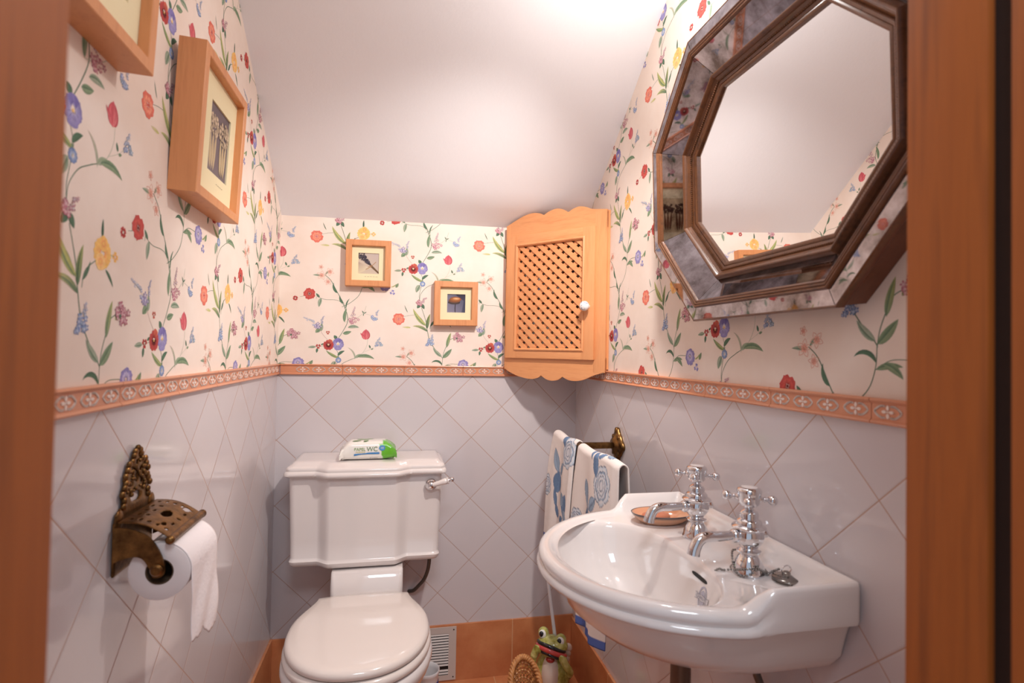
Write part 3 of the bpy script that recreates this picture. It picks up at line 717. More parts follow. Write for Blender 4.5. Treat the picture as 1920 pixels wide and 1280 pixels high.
# the carcass: two returns to the walls, a bottom and a top shelf board
bm = bmesh.new()
def prism(P, z0, z1, bm): loft([[(x, y, z0) for x, y in P], [(x, y, z1) for x, y in P]], True, True, bm)
prism([(FA.x-0.004, -0.0005), (FA.x+0.012, -0.0005), (FA.x+0.012, -0.024), (FA.x-0.004, FA.y)], 1.088, 1.583, bm)
prism([(W-0.0005, FB.y+0.012), (FB.x-0.012, FB.y+0.012), (FB.x, FB.y-0.003), (W-0.0005, FB.y-0.010)], 1.09, 1.590, bm)
for z in (1.095, 1.565): prism([(FA.x+0.006, -0.001), (W-0.001, -0.001), (W-0.001, FB.y+0.008), (FB.x-0.008, FB.y+0.010), (FA.x+0.008, FA.y+0.010)], z, z+0.014, bm)
prism([(FA.x+0.03, -0.001), (W-0.001, -0.001), (W-0.001, FB.y+0.03), (FB.x-0.02, FB.y+0.035), (FA.x+0.035, FA.y+0.008)], 1.33, 1.342, bm)
bmesh.ops.recalc_face_normals(bm, faces=bm.faces); obj('carcass', bm, M['pine_v'], cab, smooth=0)
obj('top_rail', scallop(top_pts, 1.535), M['pine_h'], cab, smooth=20)
obj('bottom_rail', scallop(bot_pts, 1.125), M['pine_h'], cab, smooth=20)
def slab(s0, s1, z0, z1, d0, d1, bev=0.002):
    bm = loft([[fp(s0, z0, d0), fp(s1, z0, d0), fp(s1, z0, d1), fp(s0, z0, d1)], [fp(s0, z1, d0), fp(s1, z1, d0), fp(s1, z1, d1), fp(s0, z1, d1)]])
    bmesh.ops.recalc_face_normals(bm, faces=bm.faces)
    if bev: bevelled(bm, bev)
    return bm
obj('left_stile', slab(e0, 0.012, 1.08, 1.584, -0.001, 0.0125, 0.001), M['pine_v'], cab, smooth=30)
obj('right_stile', slab(0.344, e1, 1.08, 1.588, -0.001, 0.0125, 0.001), M['pine_v'], cab, smooth=30)
D0, D1 = 0.002, 0.024
door = obj('door', slab(0.006, 0.052, 1.119, 1.541, D0, D1), M['pine_v'], cab, smooth=30)
def child(name, bm, mtl, par, smooth=30):
    return obj(name, bm, mtl, par, smooth=smooth)
child('door_stile', slab(0.306, 0.349, 1.119, 1.541, D0, D1), M['pine_v'], door)
child('door_rail', slab(0.051, 0.307, 1.503, 1.541, D0, D1-0.0008), M['pine_h'], door)
child('door_rail', slab(0.051, 0.307, 1.119, 1.153, D0, D1-0.0008), M['pine_h'], door)
# bead around the lattice
bm = bmesh.new(); s0, s1, z0, z1 = 0.049, 0.309, 1.150, 1.507
rr = lambda o, d: [fp(s0+o, z0+o, d), fp(s1-o, z0+o, d), fp(s1-o, z1-o, d), fp(s0+o, z1-o, d)]
loft([rr(-0.005, D1-0.002), rr(-0.005, D1+0.002), rr(-0.002, D1+0.004), rr(0.001, D1+0.003), rr(0.004, D1-0.001), rr(0.005, D0+0.004)], False, False, bm)
bmesh.ops.recalc_face_normals(bm, faces=bm.faces); child('lattice_bead', bm, M['pine_v'], door)
bm = bmesh.new(); P0, P1, Q0, Q1 = s0+0.003, s1-0.003, z0+0.003, z1-0.003
px_, pz_, hw = 0.0374, 0.0330, 0.0074
for side in (1, -1):
    dd0, dd1 = (D0+0.010, D0+0.0155) if side == 1 else (D0+0.0050, D0+0.0100)
    if side == 1: dd0, dd1 = D0+0.010, D0+0.0150
    sl = pz_/px_; dv = Vector((1, -sl*side)).normalized(); nv = Vector((-dv.y, dv.x))
    step = abs(Vector((px_, 0)).dot(nv)); c0 = Vector((0.0795, 1.4705)).dot(nv)+step/2
    for k_ in range(-30, 31):
        o_ = c0+k_*step; base = nv*o_
        poly = [(base+dv*a+nv*b) for a, b in ((-3, -hw), (3, -hw), (3, hw), (-3, hw))]
        poly = [(p.x, p.y) for p in poly]
        for nn, d_ in (((1, 0), P0), ((-1, 0), -P1), ((0, 1), Q0), ((0, -1), -Q1)): poly = poly and clip(poly, nn, d_)
        if poly and len(poly) > 2: loft([[fp(a, b, dd0) for a, b in poly], [fp(a, b, dd1) for a, b in poly]], True, True, bm)
bmesh.ops.recalc_face_normals(bm, faces=bm.faces); child('lattice', bm, M['pine_h'], door, 0)
kc = Vector(fp(0.328, 1.287, D1-0.001))
vsb = lathe([(0.007, 0), (0.0075, 0.003), (0.006, 0.006), (0.0058, 0.010), (0.010, 0.013), (0.0145, 0.018), (0.0158, 0.024), (0.0145, 0.030), (0.010, 0.0345), (0.004, 0.0365), (0.0001, 0.037)], kc, FN, 32)
m = mat('knob_glaze', lin(238, 234, 232), 0.1, coat=0.5); k = N(m); n = k.noise(k.coord(), 140, 3, 0.6)
k.l(k.ramp(n, [(0.54, lin(240, 236, 234)), (0.64, lin(150, 158, 180))]), k.b.inputs['Base Color'])
kn = obj('knob', vsb, m, door, smooth=60)
for z in (1.455, 1.183):
    c_ = Vector(fp(0.003, z-0.024, 0.016)); child('hinge', lathe([(0.0001, 0), (0.003, 0.001), (0.0036, 0.003), (0.0036, 0.015), (0.0030, 0.0155), (0.0036, 0.016), (0.0036, 0.032), (0.0030, 0.0325), (0.0036, 0.033), (0.0036, 0.046), (0.003, 0.048), (0.0001, 0.049)], c_, (0, 0, 1), 14), M['hinge'], cab, 40)
# things kept inside, glimpsed through the lattice
for (x, y, hgt, rad, cc, lab) in ((0.945, -0.130, 0.115, 0.021, lin(150, 170, 200), 'pale blue bottle inside the corner cupboard behind the lattice'), (0.895, -0.100, 0.090, 0.020, lin(196, 200, 206), 'whitish bottle inside the corner cupboard beside the pale blue bottle')):
    mm_ = mat('bottle_plastic', cc, 0.3); t = thing('bottle', lab, 'bottle', (x, y, 1.109), 'bottles inside the corner cupboard')
    obj('body', lathe([(rad*0.9, 0), (rad, 0.004), (rad, hgt*0.7), (rad*0.8, hgt*0.8), (rad*0.4, hgt*0.86)], (x, y, 1.109), n=24), mm_, t)
    obj('cap', lathe([(rad*0.45, hgt*0.84), (rad*0.45, hgt), (rad*0.35, hgt*1.02)], (x, y, 1.109), n=20), M['white_plastic'], t)

# ---------------------------------------------------------------- toilet
TX = 0.305
toi = thing('toilet', 'white ceramic toilet with closed lid and a moulded cistern against the back wall', 'toilet', (TX, -0.35, 0))
def cist_outline(o=0.0, fo=0.0):
    """plan outline of the cistern; o = overhang at the sides, fo = at the front"""
    hw = 0.228+o; P = [(-hw, -0.003)]
    R_ = 0.018
    side = 0.172+fo; mid = 0.200+fo
    for k_ in range(7):
        a = PI+PI/2*k_/6; P.append((-hw+R_+R_*math.cos(a), -side+R_+R_*math.sin(a)))
    for k_ in range(1, 17):
        t = k_/16; x = lerp(-0.150-o*0.6, -0.105-o*0.3, t); P.append((x, -lerp(side, mid, sm(t))))
    for k_ in range(1, 8): x = lerp(-0.105-o*0.3, 0.085+o*0.3, k_/8); P.append((x, -mid))
    for k_ in range(0, 17):
        t = k_/16; x = lerp(0.085+o*0.3, 0.130+o*0.6, t); P.append((x, -lerp(mid, side, sm(t))))
    for k_ in range(7):
        a = -PI/2+PI/2*k_/6; P.append((hw-R_+R_*math.cos(a), -side+R_+R_*math.sin(a)))
    P.append((hw, -0.003)); return P
def cist_ring(o, fo, z): return [(TX-0.002+x, y, z) for x, y in cist_outline(o, fo)]
bm = loft([cist_ring(-0.035, -0.045, 0.477), cist_ring(-0.018, -0.022, 0.478), cist_ring(-0.008, -0.006, 0.484), cist_ring(-0.004, 0.000, 0.492), cist_ring(-0.003, 0.002, 0.500), cist_ring(-0.006, -0.004, 0.505), cist_ring(-0.006, -0.006, 0.509), cist_ring(-0.005, -0.006, 0.56), cist_ring(0.0, -0.006, 0.70), cist_ring(0.001, -0.006, 0.757)])
bmesh.ops.recalc_face_normals(bm, faces=bm.faces); obj('cistern', bm, M['ceramic'], toi, smooth=50)
bm = loft([cist_ring(0.004, 0.000, 0.753), cist_ring(0.010, 0.010, 0.7535), cist_ring(0.014, 0.015, 0.758), cist_ring(0.014, 0.015, 0.764), cist_ring(0.011, 0.011, 0.769), cist_ring(0.009, 0.008, 0.7705), cist_ring(0.009, 0.009, 0.777), cist_ring(0.006, 0.005, 0.782), cist_ring(0.000, -0.003, 0.785), cist_ring(-0.004, -0.010, 0.787), cist_ring(-0.007, -0.016, 0.790), cist_ring(-0.011, -0.024, 0.793), cist_ring(-0.018, -0.032, 0.794)])
bmesh.ops.recalc_face_normals(bm, faces=bm.faces); obj('cistern_lid', bm, M['ceramic'], toi, smooth=50)
# flush lever
lc = Vector((0.497, -0.176, 0.720))
lev = obj('flush_lever', lathe([(r_*1.35, h_) for r_, h_ in [(0.0135, 0), (0.0135, 0.003), (0.0115, 0.006), (0.010, 0.008), (0.0085, 0.010), (0.0085, 0.014), (0.006, 0.018), (0.0001, 0.0195)]], lc, (0, -1, 0), 28), M['chrome'], toi, smooth=50)
a0 = lc+Vector((0.004, -0.014, 0.001)); ad = Vector((1, -0.12, 0.30)).normalized()
obj('lever_grip', lathe([(r_*1.2, h_) for r_, h_ in [(0.0045, 0), (0.006, 0.004), (0.0062, 0.012), (0.0066, 0.022), (0.0078, 0.034), (0.0084, 0.042), (0.0072, 0.045), (0.0090, 0.047), (0.0090, 0.050), (0.006, 0.052)]], a0, ad, 24), M['ceramic'], lev, smooth=50)
bm = lathe([(0.0045, 0.050), (0.0050, 0.053), (0.003, 0.055), (0.003, 0.057)], a0, ad, 20); sphere(a0+ad*0.062, 0.0078, bm, 20, 12)
obj('lever_knob', bm, M['chrome'], lev, smooth=60)
# seat and lid outlines
def seat_ring(o, z, cy_=-0.425, hwid=0.178, front=0.205, back=0.198):
    P = []
    n_ = 72
    for k_ in range(n_):
        a = 2*PI*k_/n_; c_, s_ = math.cos(a), math.sin(a)
        if s_ < 0: x, y = (hwid+o)*math.copysign(abs(c_)**0.92, c_), -(front+o)*abs(s_)**0.95
        else:
            q = s_; x = math.copysign(lerp(hwid+o, 0.128+o*0.5, sm(q)**1.2*1.0) if True else 0, c_) * min(1, (abs(c_)*3.2)**0.9) ; y = (back+o)*min(1, q**0.85*1.0)
        P.append((TX+x, cy_+y, z))
    return P
def back_flat(P, cy_, lim): return [(x, min(y, lim), z) for x, y, z in P]
def disc(name, prof, mtl, **kw):
    bm = loft([seat_ring(o, z, **kw) for o, z in prof]); bmesh.ops.recalc_face_normals(bm, faces=bm.faces)
    return obj(name, bm, mtl, toi, smooth=50)
disc('lid', [(-0.02, 0.4015), (-0.008, 0.400), (-0.001, 0.402), (0.001, 0.407), (0.0, 0.413), (-0.004, 0.418), (-0.011, 0.4215), (-0.03, 0.423), (-0.08, 0.4240)], M['seat_plastic'])
disc('seat', [(-0.02, 0.3765), (-0.004, 0.376), (0.004, 0.379), (0.006, 0.385), (0.005, 0.391), (0.000, 0.396), (-0.01, 0.398), (-0.03, 0.399)], M['seat_plastic'])
bm = loft([seat_ring(-0.075, 0.0), seat_ring(-0.072, 0.02), seat_ring(-0.085, 0.06), seat_ring(-0.080, 0.14), seat_ring(-0.055, 0.22), seat_ring(-0.020, 0.29), seat_ring(0.004, 0.335), seat_ring(0.010, 0.355), seat_ring(0.008, 0.366), seat_ring(0.0, 0.373), seat_ring(-0.03, 0.374)])
bmesh.ops.recalc_face_normals(bm, faces=bm.faces); obj('bowl', bm, M['ceramic'], toi, smooth=60)
# neck between bowl and cistern
def rrect(cx_, cy_, hx, hy, r, z, n=6):
    P = []
    for q, (sx_, sy_) in enumerate(((1, 1), (-1, 1), (-1, -1), (1, -1))):
        for k_ in range(n+1):
            a = q*PI/2+PI/2*k_/n; P.append((cx_+sx_*(hx-r)+r*math.cos(a), cy_+sy_*(hy-r)+r*math.sin(a), z))
    return P
bm = loft([rrect(TX+0.006, -0.112, 0.085, 0.105, 0.02, 0.0), rrect(TX+0.006, -0.112, 0.085, 0.105, 0.02, 0.30), rrect(TX+0.006, -0.118, 0.104, 0.112, 0.016, 0.37), rrect(TX+0.006, -0.116, 0.105, 0.110, 0.014, 0.43), rrect(TX+0.006, -0.108, 0.1045, 0.102, 0.010, 0.472), rrect(TX+0.006, -0.104, 0.103, 0.098, 0.008, 0.4765)])
bmesh.ops.recalc_face_normals(bm, faces=bm.faces); obj('pedestal', bm, M['ceramic'], toi, smooth=50)
for s_ in (-1, 1):
    obj('seat_hinge', lathe([(0.009, -0.012), (0.0105, -0.010), (0.0105, 0.010), (0.009, 0.012)], (TX+s_*0.075, -0.218, 0.398), (1, 0, 0), 16), M['chrome'], toi)
hose = tube(spline([(0.500, -0.090, 0.4765), (0.502, -0.088, 0.455), (0.499, -0.075, 0.415), (0.488, -0.055, 0.375), (0.470, -0.035, 0.345), (0.455, -0.02, 0.325), (0.440, -0.0, 0.315)], 6), 0.0062, 12)
tag(obj('supply_hose', hose, M['hose'], loc=(0.50, -0.09, 0.486)), 'grey braided supply hose curving from under the cistern to the back wall', 'hose')

# ---------------------------------------------------------------- packet of wipes on the cistern lid
WX, WY, WZ = 0.300, -0.112, 0.7945
pk = thing('wipes_packet', 'white and green packet of moist toilet tissue lying on the cistern lid', 'packet', (WX, WY, WZ))
def pk_sec(u):
    """cross-section of the pillow pack at u in [-1, 1]"""
    e = abs(u); f = 1 if e < 0.58 else max(0.0, 1-((e-0.58)/0.42)**1.6)
    hy = lerp(0.050, 0.042, f); hz = lerp(0.004, 0.0285, f**0.8); P = []
    for k_ in range(28):
        a = 2*PI*k_/28; c_, s_ = math.cos(a), math.sin(a)
        y = hy*math.copysign(abs(c_)**0.45, c_); z = hz*math.copysign(abs(s_)**0.5, s_)
        cr = (1-f)*0.0045*math.sin(k_*2.1+u*9)
        if e > 0.90: y *= 1.0+1.6*(e-0.90); z += 0.004*math.sin(y*260)
        P.append((y, z+cr))
    return P, f, hz
vs, fs, cs = [], [], []; NU = 44
GR, WH = lin(106, 186, 52), lin(240, 236, 228)
rot = math.radians(2)
def pkp(x, y, z): return (WX+x*math.cos(rot)-y*math.sin(rot), WY+x*math.sin(rot)+y*math.cos(rot), WZ+z)
for i in range(NU+1):
    u = -1+2*i/NU; P, f, hz = pk_sec(u); xx = 0.086*u
    for (y, z) in P:
        lift = lerp(0.020, 0.0290, f) if u > 0 else lerp(0.014, 0.0290, f)
        vs.append(pkp(xx+0.002*math.sin(y*90)*(1-f), y, max(0.0005, z+lift)))
        edge = 0.56+0.10*math.sin(y*40)-3.2*z*0.9+0.12*(z > 0.02)
        cs.append(GR if u > edge else WH)
for i in range(NU):
    for j in range(28):
        a, b = i*28+j, i*28+(j+1) % 28; fs.append((a, a+28, b+28, b))
fs.append(tuple(range(28))); fs.append(tuple(reversed(range(NU*28, NU*28+28))))
def vivid(c): return c
film = vcol('packet_film', 0.22, 0.5, 0.4); M['film'] = film
obj('wrapper', (vs, fs, cs), film, pk, smooth=50)
def text_mesh(s, size, name='lettering'):
    cu = bpy.data.curves.new(name, 'FONT'); cu.body = s; cu.size = size; cu.align_x = 'CENTER'; cu.align_y = 'CENTER'; cu.resolution_u = 3
    o = bpy.data.objects.new(name, cu); C.objects.link(o); bpy.context.view_layer.update()
    me = bpy.data.meshes.new_from_object(o.evaluated_get(bpy.context.evaluated_depsgraph_get()))
    V = [v.co.copy() for v in me.vertices]; F = [tuple(p.vertices) for p in me.polygons]
    bpy.data.objects.remove(o); bpy.data.curves.remove(cu); bpy.data.meshes.remove(me); return V, F
def decal(parent, name, parts, to3):
    """parts: (V, F, (x, y), scale_x, colour, height)"""
    vs, fs, cs = [], [], []
    for V, F, (ox, oy), sx_, col, h in parts:
        b = len(vs)
        for v in V: vs.append(to3(ox+v[0]*sx_, oy+v[1], h)); cs.append(col)
        for f in F: fs.append(tuple(b+i for i in f))
    return obj(name, (vs, fs, cs), M['film'], parent, smooth=0)
yf = -0.0425
frontp = lambda x, z, h: pkp(x, yf-h, z+0.0005)
def ell(rx, rz, n=20): return [(rx*math.cos(2*PI*i/n), rz*math.sin(2*PI*i/n)) for i in range(n)], [tuple(range(n))]
parts = []
V, F = text_mesh('PAPEL', 0.0135); parts.append((V, F, (-0.024, 0.034), 0.95, lin(120, 160, 80), 0.0006))
V, F = text_mesh('WC', 0.020); parts.append((V, F, (0.013, 0.034), 0.95, lin(104, 142, 96), 0.0006))
V, F = text_mesh('HIGIENICO', 0.0065); parts.append((V, F, (-0.022, 0.0255), 0.9, lin(196, 186, 90), 0.0006))
band = [(-0.040, 0.0150), (-0.020, 0.0185), (0.0, 0.0195), (0.034, 0.0190), (0.036, 0.0215), (0.034, 0.0245), (0.0, 0.0240), (-0.006, 0.0225), (-0.020, 0.0215), (-0.040, 0.0205), (-0.042, 0.0175)]
parts.append((band, [tuple(range(len(band)))], (0, 0), 1, lin(62, 130, 190), 0.0006))
V, F = ell(0.0095, 0.0085); parts.append((V, F, (0.043, 0.0375), 1, lin(84, 150, 208), 0.0006))
V, F = text_mesh('100', 0.0085); parts.append((V, F, (0.043, 0.0375), 0.8, lin(236, 240, 246), 0.0010))
V, F = text_mesh('60 unidades', 0.0050); parts.append((V, F, (0.018, 0.0075), 1, lin(120, 116, 110), 0.0006))
decal(pk, 'front_print', parts, frontp)
topz = 0.0578
parts = []
for (x, y, r_, a_) in ((-0.034, -0.020, 0.011, 30), (-0.020, 0.006, 0.012, -20), (-0.006, -0.022, 0.010, 70), (0.004, 0.010, 0.010, 10)):
    V = [(r_*1.3*math.cos(t)*math.cos(math.radians(a_))-r_*.6*math.sin(t)*math.sin(math.radians(a_)), r_*1.3*math.cos(t)*math.sin(math.radians(a_))+r_*.6*math.sin(t)*math.cos(math.radians(a_))) for t in [2*PI*q/14 for q in range(14)]]
    parts.append((V, [tuple(range(14))], (x, y), 1, lin(120, 176, 84), 0.0008))
decal(pk, 'leaf_print', parts, lambda x, y, h: pkp(x, y, topz+h))

# ---------------------------------------------------------------- washbasin
BC = Vector((0.785, -1.005))
def basin_outline(n_side=14, n_front=64):
    """plan outline: wall side, two short wing sides and the bowed front"""
    P = []; hb = 0.2475; r_ = 0.012
    for k_ in range(10): P.append((W-0.001, lerp(-1.0-hb+r_, -1.0+hb-r_, k_/9)))
    for k_ in range(1, 5): a = PI/2*k_/5; P.append((W-0.001-r_+r_*math.cos(a), -1.0+hb-r_+r_*math.sin(a)))
    for k_ in range(n_side): P.append((lerp(W-0.001-r_, 0.890, k_/n_side), -1.0+hb))
    for k_ in range(n_front+1):
        a = PI/2+PI*k_/n_front; c_, s_ = math.cos(a), math.sin(a)
        P.append((0.890+0.258*math.copysign(abs(c_)**1.0, c_), -1.0+hb*s_))
    for k_ in range(1, n_side+1): P.append((lerp(0.890, W-0.001-r_, k_/n_side), -1.0-hb))
    for k_ in range(1, 5): a = -PI/2+PI/2*k_/5; P.append((W-0.001-r_+r_*math.cos(a), -1.0-hb+r_+r_*math.sin(a)))
    return P
BO = basin_outline(); NB = len(BO)
def normals2(P):
    out = []
    for i in range(len(P)):
        a, b = Vector(P[i-1]), Vector(P[(i+1) % len(P)]); t = (b-a).normalized(); out.append(Vector((t.y, -t.x)))
    return out
BN = normals2(BO)
if (Vector(BO[40])-BC).dot(BN[40]) < 0: BN = [-v for v in BN]
def wing(x): return sm((x-0.856)/0.036)
def bowl_ring(s_, z, dx=0.0):
    R_ = []
    for (x, y) in BO:
        a = math.atan2(y-BC.y, x-BC.x); c_, q = math.cos(a), math.sin(a)
        rx = 0.118 if c_ < 0 else 0.112; ex = 2.0 if c_ < 0 else 2.6
        r_ = 1/((abs(c_)/rx)**ex+(abs(q)/0.191)**ex)**(1/ex)
        R_.append((BC.x+dx+r_*c_*s_, BC.y+r_*q*s_, z))
    return R_
BT = [(q[0], q[1]) for q in bowl_ring(1.03, 0)]
def b_ring(of, zf, ow, zw):
    R_ = []
    for (x, y), nn, tg in zip(BO, BN, BT):
        g_ = wing(x); o = lerp(of, ow, g_); d_ = (Vector(tg)-Vector((x, y))); L_ = d_.length; d_.normalize()
        o /= max(0.5, -d_.dot(nn)); t_ = sm(o/0.02); v_ = (-nn).lerp(d_, t_).normalized()
        R_.append((x+v_.x*o, y+v_.y*o, lerp(zf, zw, g_)))
    return R_
def body_ring(s_, z): return [(W-0.001+(x-W+0.001)*s_, -1.0+(y+1.0)*min(1, s_*1.0), z) for x, y in BO]
rings = [body_ring(s_, z) for s_, z in ((0.10, 0.648), (0.25, 0.648), (0.50, 0.655), (0.69, 0.671), (0.80, 0.690), (0.87, 0.712), (0.90, 0.740), (0.925, 0.760), (0.935, 0.766))]
rings += [b_ring(*q) for q in ((.012, .763, .010, .770), (.002, .765, .001, .771), (.000, .769, 0, .776), (.002, .775, 0, .79), (.0065, .777, 0, .80), (.0055, .780, 0, .808), (.0030, .785, 0, .815), (.0045, .792, .0005, .824), (.010, .797, .0022, .8283), (.017, .7985, .0060, .8295), (.024, .7975, .0110, .8275), (.029, .794, .020, .816), (.034, .791, .034, .801), (.038, .7905, .050, .7925))]
rings += [bowl_ring(s_, z, dx) for s_, z, dx in ((1.03, .7895, 0), (1.0, .787, 0), (.975, .780, 0), (.94, .765, 0), (.88, .740, 0), (.78, .712, .004), (.62, .690, .008), (.42, .674, .010), (.22, .667, .012), (.10, .665, .012))]
bas = thing('washbasin', 'white ceramic wall-hung washbasin with a bowed front, on the tiled right wall under the mirror', 'washbasin', (W-0.01, -1.0, 0.648))
bm = loft(rings); bmesh.ops.recalc_face_normals(bm, faces=bm.faces); obj('basin', bm, M['ceramic'], bas, smooth=60)
obj('plug_hole', lathe([(0.0205, 0), (0.0195, 0.002), (0.016, 0.0015), (0.015, -0.002)], (BC.x+0.012, BC.y, 0.6655), n=28), M['chrome'], bas)
# points on the bowl's back slope, for the overflow and the maker's oval
def slope(y, t):
    """point on the wall side of the bowl at depth fraction t, and its frame"""
    i = min(range(NB), key=lambda q: abs(math.atan2(BO[q][1]-BC.y, BO[q][0]-BC.x)-math.atan2((y+1.0)*1.0, 0.112)))
    A_ = Vector(rings[-10+3][i]); B_ = Vector(rings[-10+5][i]); return A_.lerp(B_, t), A_, B_
# overflow slot and maker's oval follow the curved porcelain
from mathutils.bvhtree import BVHTree
bvh = BVHTree.FromPolygons([tuple(v) for r_ in rings for v in r_], [(i*NB+j, i*NB+(j+1) % NB, (i+1)*NB+(j+1) % NB, (i+1)*NB+j) for i in range(len(rings)-1) for j in range(NB)])
def on_bowl(y, zc_, a, b, h, tilt=0.0):
    """point on the bowl's wall side: a along the wall, b up, h proud of the glaze"""
    a2, b2 = a*math.cos(tilt)-b*math.sin(tilt), a*math.sin(tilt)+b*math.cos(tilt)
    o_ = Vector((0.78, y-a2, zc_+0.03+b2*0.8)); d_ = Vector((1, 0, -0.35)).normalized()
    loc, nn_, _, _ = bvh.ray_cast(o_, d_)
    if loc is None: loc, nn_ = Vector((0.9, y-a2, zc_+b2)), Vector((-1, 0, 0.3))
    nn_ = nn_ if nn_.x < 0 or nn_.z > 0 else -nn_
    return loc+nn_.normalized()*h
P = []
for k_ in range(24):
    a = 2*PI*k_/24; P.append((0.021*math.copysign(abs(math.cos(a))**0.6, math.cos(a)), 0.0040*math.copysign(abs(math.sin(a))**0.8, math.sin(a))))
bm = loft([[on_bowl(-1.062, 0.778, a*1.25, b*1.1, -0.001) for a, b in P], [on_bowl(-1.062, 0.778, a*1.25, b*1.1, 0.0008) for a, b in P]]); bmesh.ops.recalc_face_normals(bm, faces=bm.faces)
obj('overflow_slot', bm, M['black'], bas, smooth=0)
# maker's oval
parts = []; greyv, greyl, greyd = lin(164, 160, 178), lin(210, 204, 206), lin(112, 108, 128)
def ell_rings(rx0, rz0, rx1, rz1, n=36, m_=3):
    V = [(lerp(rx0, rx1, k_/m_)*math.cos(2*PI*i/n), lerp(rz0, rz1, k_/m_)*math.sin(2*PI*i/n)) for k_ in range(m_+1) for i in range(n)]
    return V, [(k_*n+i, k_*n+(i+1) % n, (k_+1)*n+(i+1) % n, (k_+1)*n+i) for k_ in range(m_) for i in range(n)]
for e_ in ((0.0100, 0.0170, 0.0128, 0.0205), (0.0010, 0.0020, 0.0078, 0.0135)):
    V, F = ell_rings(*e_); parts.append((V, F, (0, 0), 1, greyv, 0.0010))
V = []; nr = 24
for i in range(nr+1):
    x = lerp(-0.021, 0.021, i/nr); hh = 0.0044+0.0008*math.cos(x*300); V += [(x, -hh+0.001*(abs(x) > 0.017)), (x, hh)]
parts.append((V, [(2*i, 2*i+2, 2*i+3, 2*i+1) for i in range(nr)], (0, 0), 1, greyl, 0.0016))
for q in (-1, 1):
    V = []
    for i in range(nr+1): x = lerp(-0.021, 0.021, i/nr); hh = q*(0.0044+0.0008*math.cos(x*300)); V += [(x, hh-0.0004), (x, hh+0.0004)]
    parts.append((V, [(2*i, 2*i+2, 2*i+3, 2*i+1) for i in range(nr)], (0, 0), 1, greyd, 0.0020))
V, F = text_mesh('CHARLMO', 0.0075); parts.append((V, F, (0, 0), 0.95, greyd, 0.0026))
M['film2'] = M['glazed_art']
def oval3(x, y, h): return on_bowl(-1.086, 0.751, x*1.15, y*1.2, h*0.6, 0.10)
vs, fs, cs = [], [], []
for V, F, (ox, oy), sx_, col, h in parts:
    b = len(vs)
    for v in V: vs.append(oval3(v[0]*sx_, v[1], h)); cs.append(col)
    for f in F: fs.append(tuple(b+i for i in f))
obj('maker_oval', (vs, fs, cs), M['glazed_art'], bas, smooth=0)

def tap(x, y, z, label, rot=0.0):
    t = thing('tap', label, 'tap', (x, y, z), 'pillar taps on the washbasin')
    body = [(0.0225, 0), (0.0235, 0.002), (0.0232, 0.005), (0.0215, 0.008), (0.0205, 0.014), (0.0180, 0.020), (0.0145, 0.0265), (0.0120, 0.030), (0.0130, 0.0325), (0.0165, 0.0345), (0.0165, 0.037), (0.0130, 0.0385), (0.0115, 0.041), (0.0150, 0.046), (0.0192, 0.052), (0.0208, 0.058), (0.0205, 0.064), (0.0190, 0.069), (0.0200, 0.0705), (0.0232, 0.0725), (0.0238, 0.0745), (0.0225, 0.0765), (0.0180, 0.0785), (0.0175, 0.0840), (0.0160, 0.0860), (0.0130, 0.0880), (0.0128, 0.0960), (0.0118, 0.0985), (0.0090, 0.1005), (0.0075, 0.1020), (0.0060, 0.1030), (0.0060, 0.1100)]
    obj('body', lathe([(r_*1.12, h_) for r_, h_ in body], (x, y, z), n=40), M['chrome'], t, smooth=40)
    D = Vector((-math.cos(rot), math.sin(rot), 0)); o = Vector((x, y, z+0.061))
    path = spline([o+D*0.012, o+D*0.030+Vector((0, 0, .0005)), o+D*0.055+Vector((0, 0, 0.0)), o+D*0.076+Vector((0, 0, .0005)), o+D*0.089+Vector((0, 0, -.005)), o+D*0.0965+Vector((0, 0, -.0175)), o+D*0.0985+Vector((0, 0, -.026))], 6)
    n_ = len(path); rad = [lerp(0.0068, 0.0085, sm(i/(n_*0.55))) if i < n_*0.55 else lerp(0.0085, 0.0105, (i/n_-0.55)/0.45) for i in range(n_)]
    obj('spout', tube(path, rad, 20), M['chrome'], t, smooth=50)
    bm = lathe([(0.006, 0), (0.010, 0.003), (0.0112, 0.007), (0.0095, 0.011), (0.0070, 0.0135)], o+D*0.019, D, 24); obj('collar', bm, M['chrome'], t, smooth=50)
    obj('rear_stud', lathe([(0.004, 0), (0.005, 0.004), (0.0045, 0.006), (0.0066, 0.009), (0.0062, 0.012), (0.003, 0.0145)], o-D*0.020, -D, 18), M['chrome'], t, smooth=50)
    hz = z+0.108
    head = obj('cross_head', lathe([(r_*1.12, h_) for r_, h_ in [(0.0105, 0.0), (0.0135, 0.003), (0.0150, 0.007), (0.0155, 0.016), (0.0165, 0.020), (0.0172, 0.0225), (0.0168, 0.026), (0.0150, 0.0285), (0.0115, 0.0300)]], (x, y, hz), n=36), M['chrome'], t, smooth=40)
    hr = rot+math.radians(-38)
    for k_ in range(4):
        a = hr+k_*PI/2; d = Vector((math.cos(a), math.sin(a), 0)); c_ = Vector((x, y, hz+0.0125))
        bm = lathe([(0.0058, 0.012), (0.0064, 0.0160), (0.0040, 0.0190), (0.0032, 0.0205), (0.0048, 0.0222), (0.0048, 0.0237), (0.0030, 0.0250), (0.0032, 0.0262), (0.0044, 0.0272), (0.0032, 0.0288)], c_, d, 16)
        sphere(c_+d*0.0340, 0.0080, bm, 16, 10); obj('handle_arm', bm, M['chrome'], head, smooth=60)
    bm = lathe([(0.0128, 0.0280), (0.0122, 0.0302), (0.0060, 0.0312), (0.0001, 0.0314)], (x, y, hz), n=28); obj('porcelain_cap', bm, M['ceramic'], head, smooth=60)
    return t
tap(0.955, -0.940, 0.7905, 'chrome cross-head tap at the far end of the washbasin, beside the soap dish')
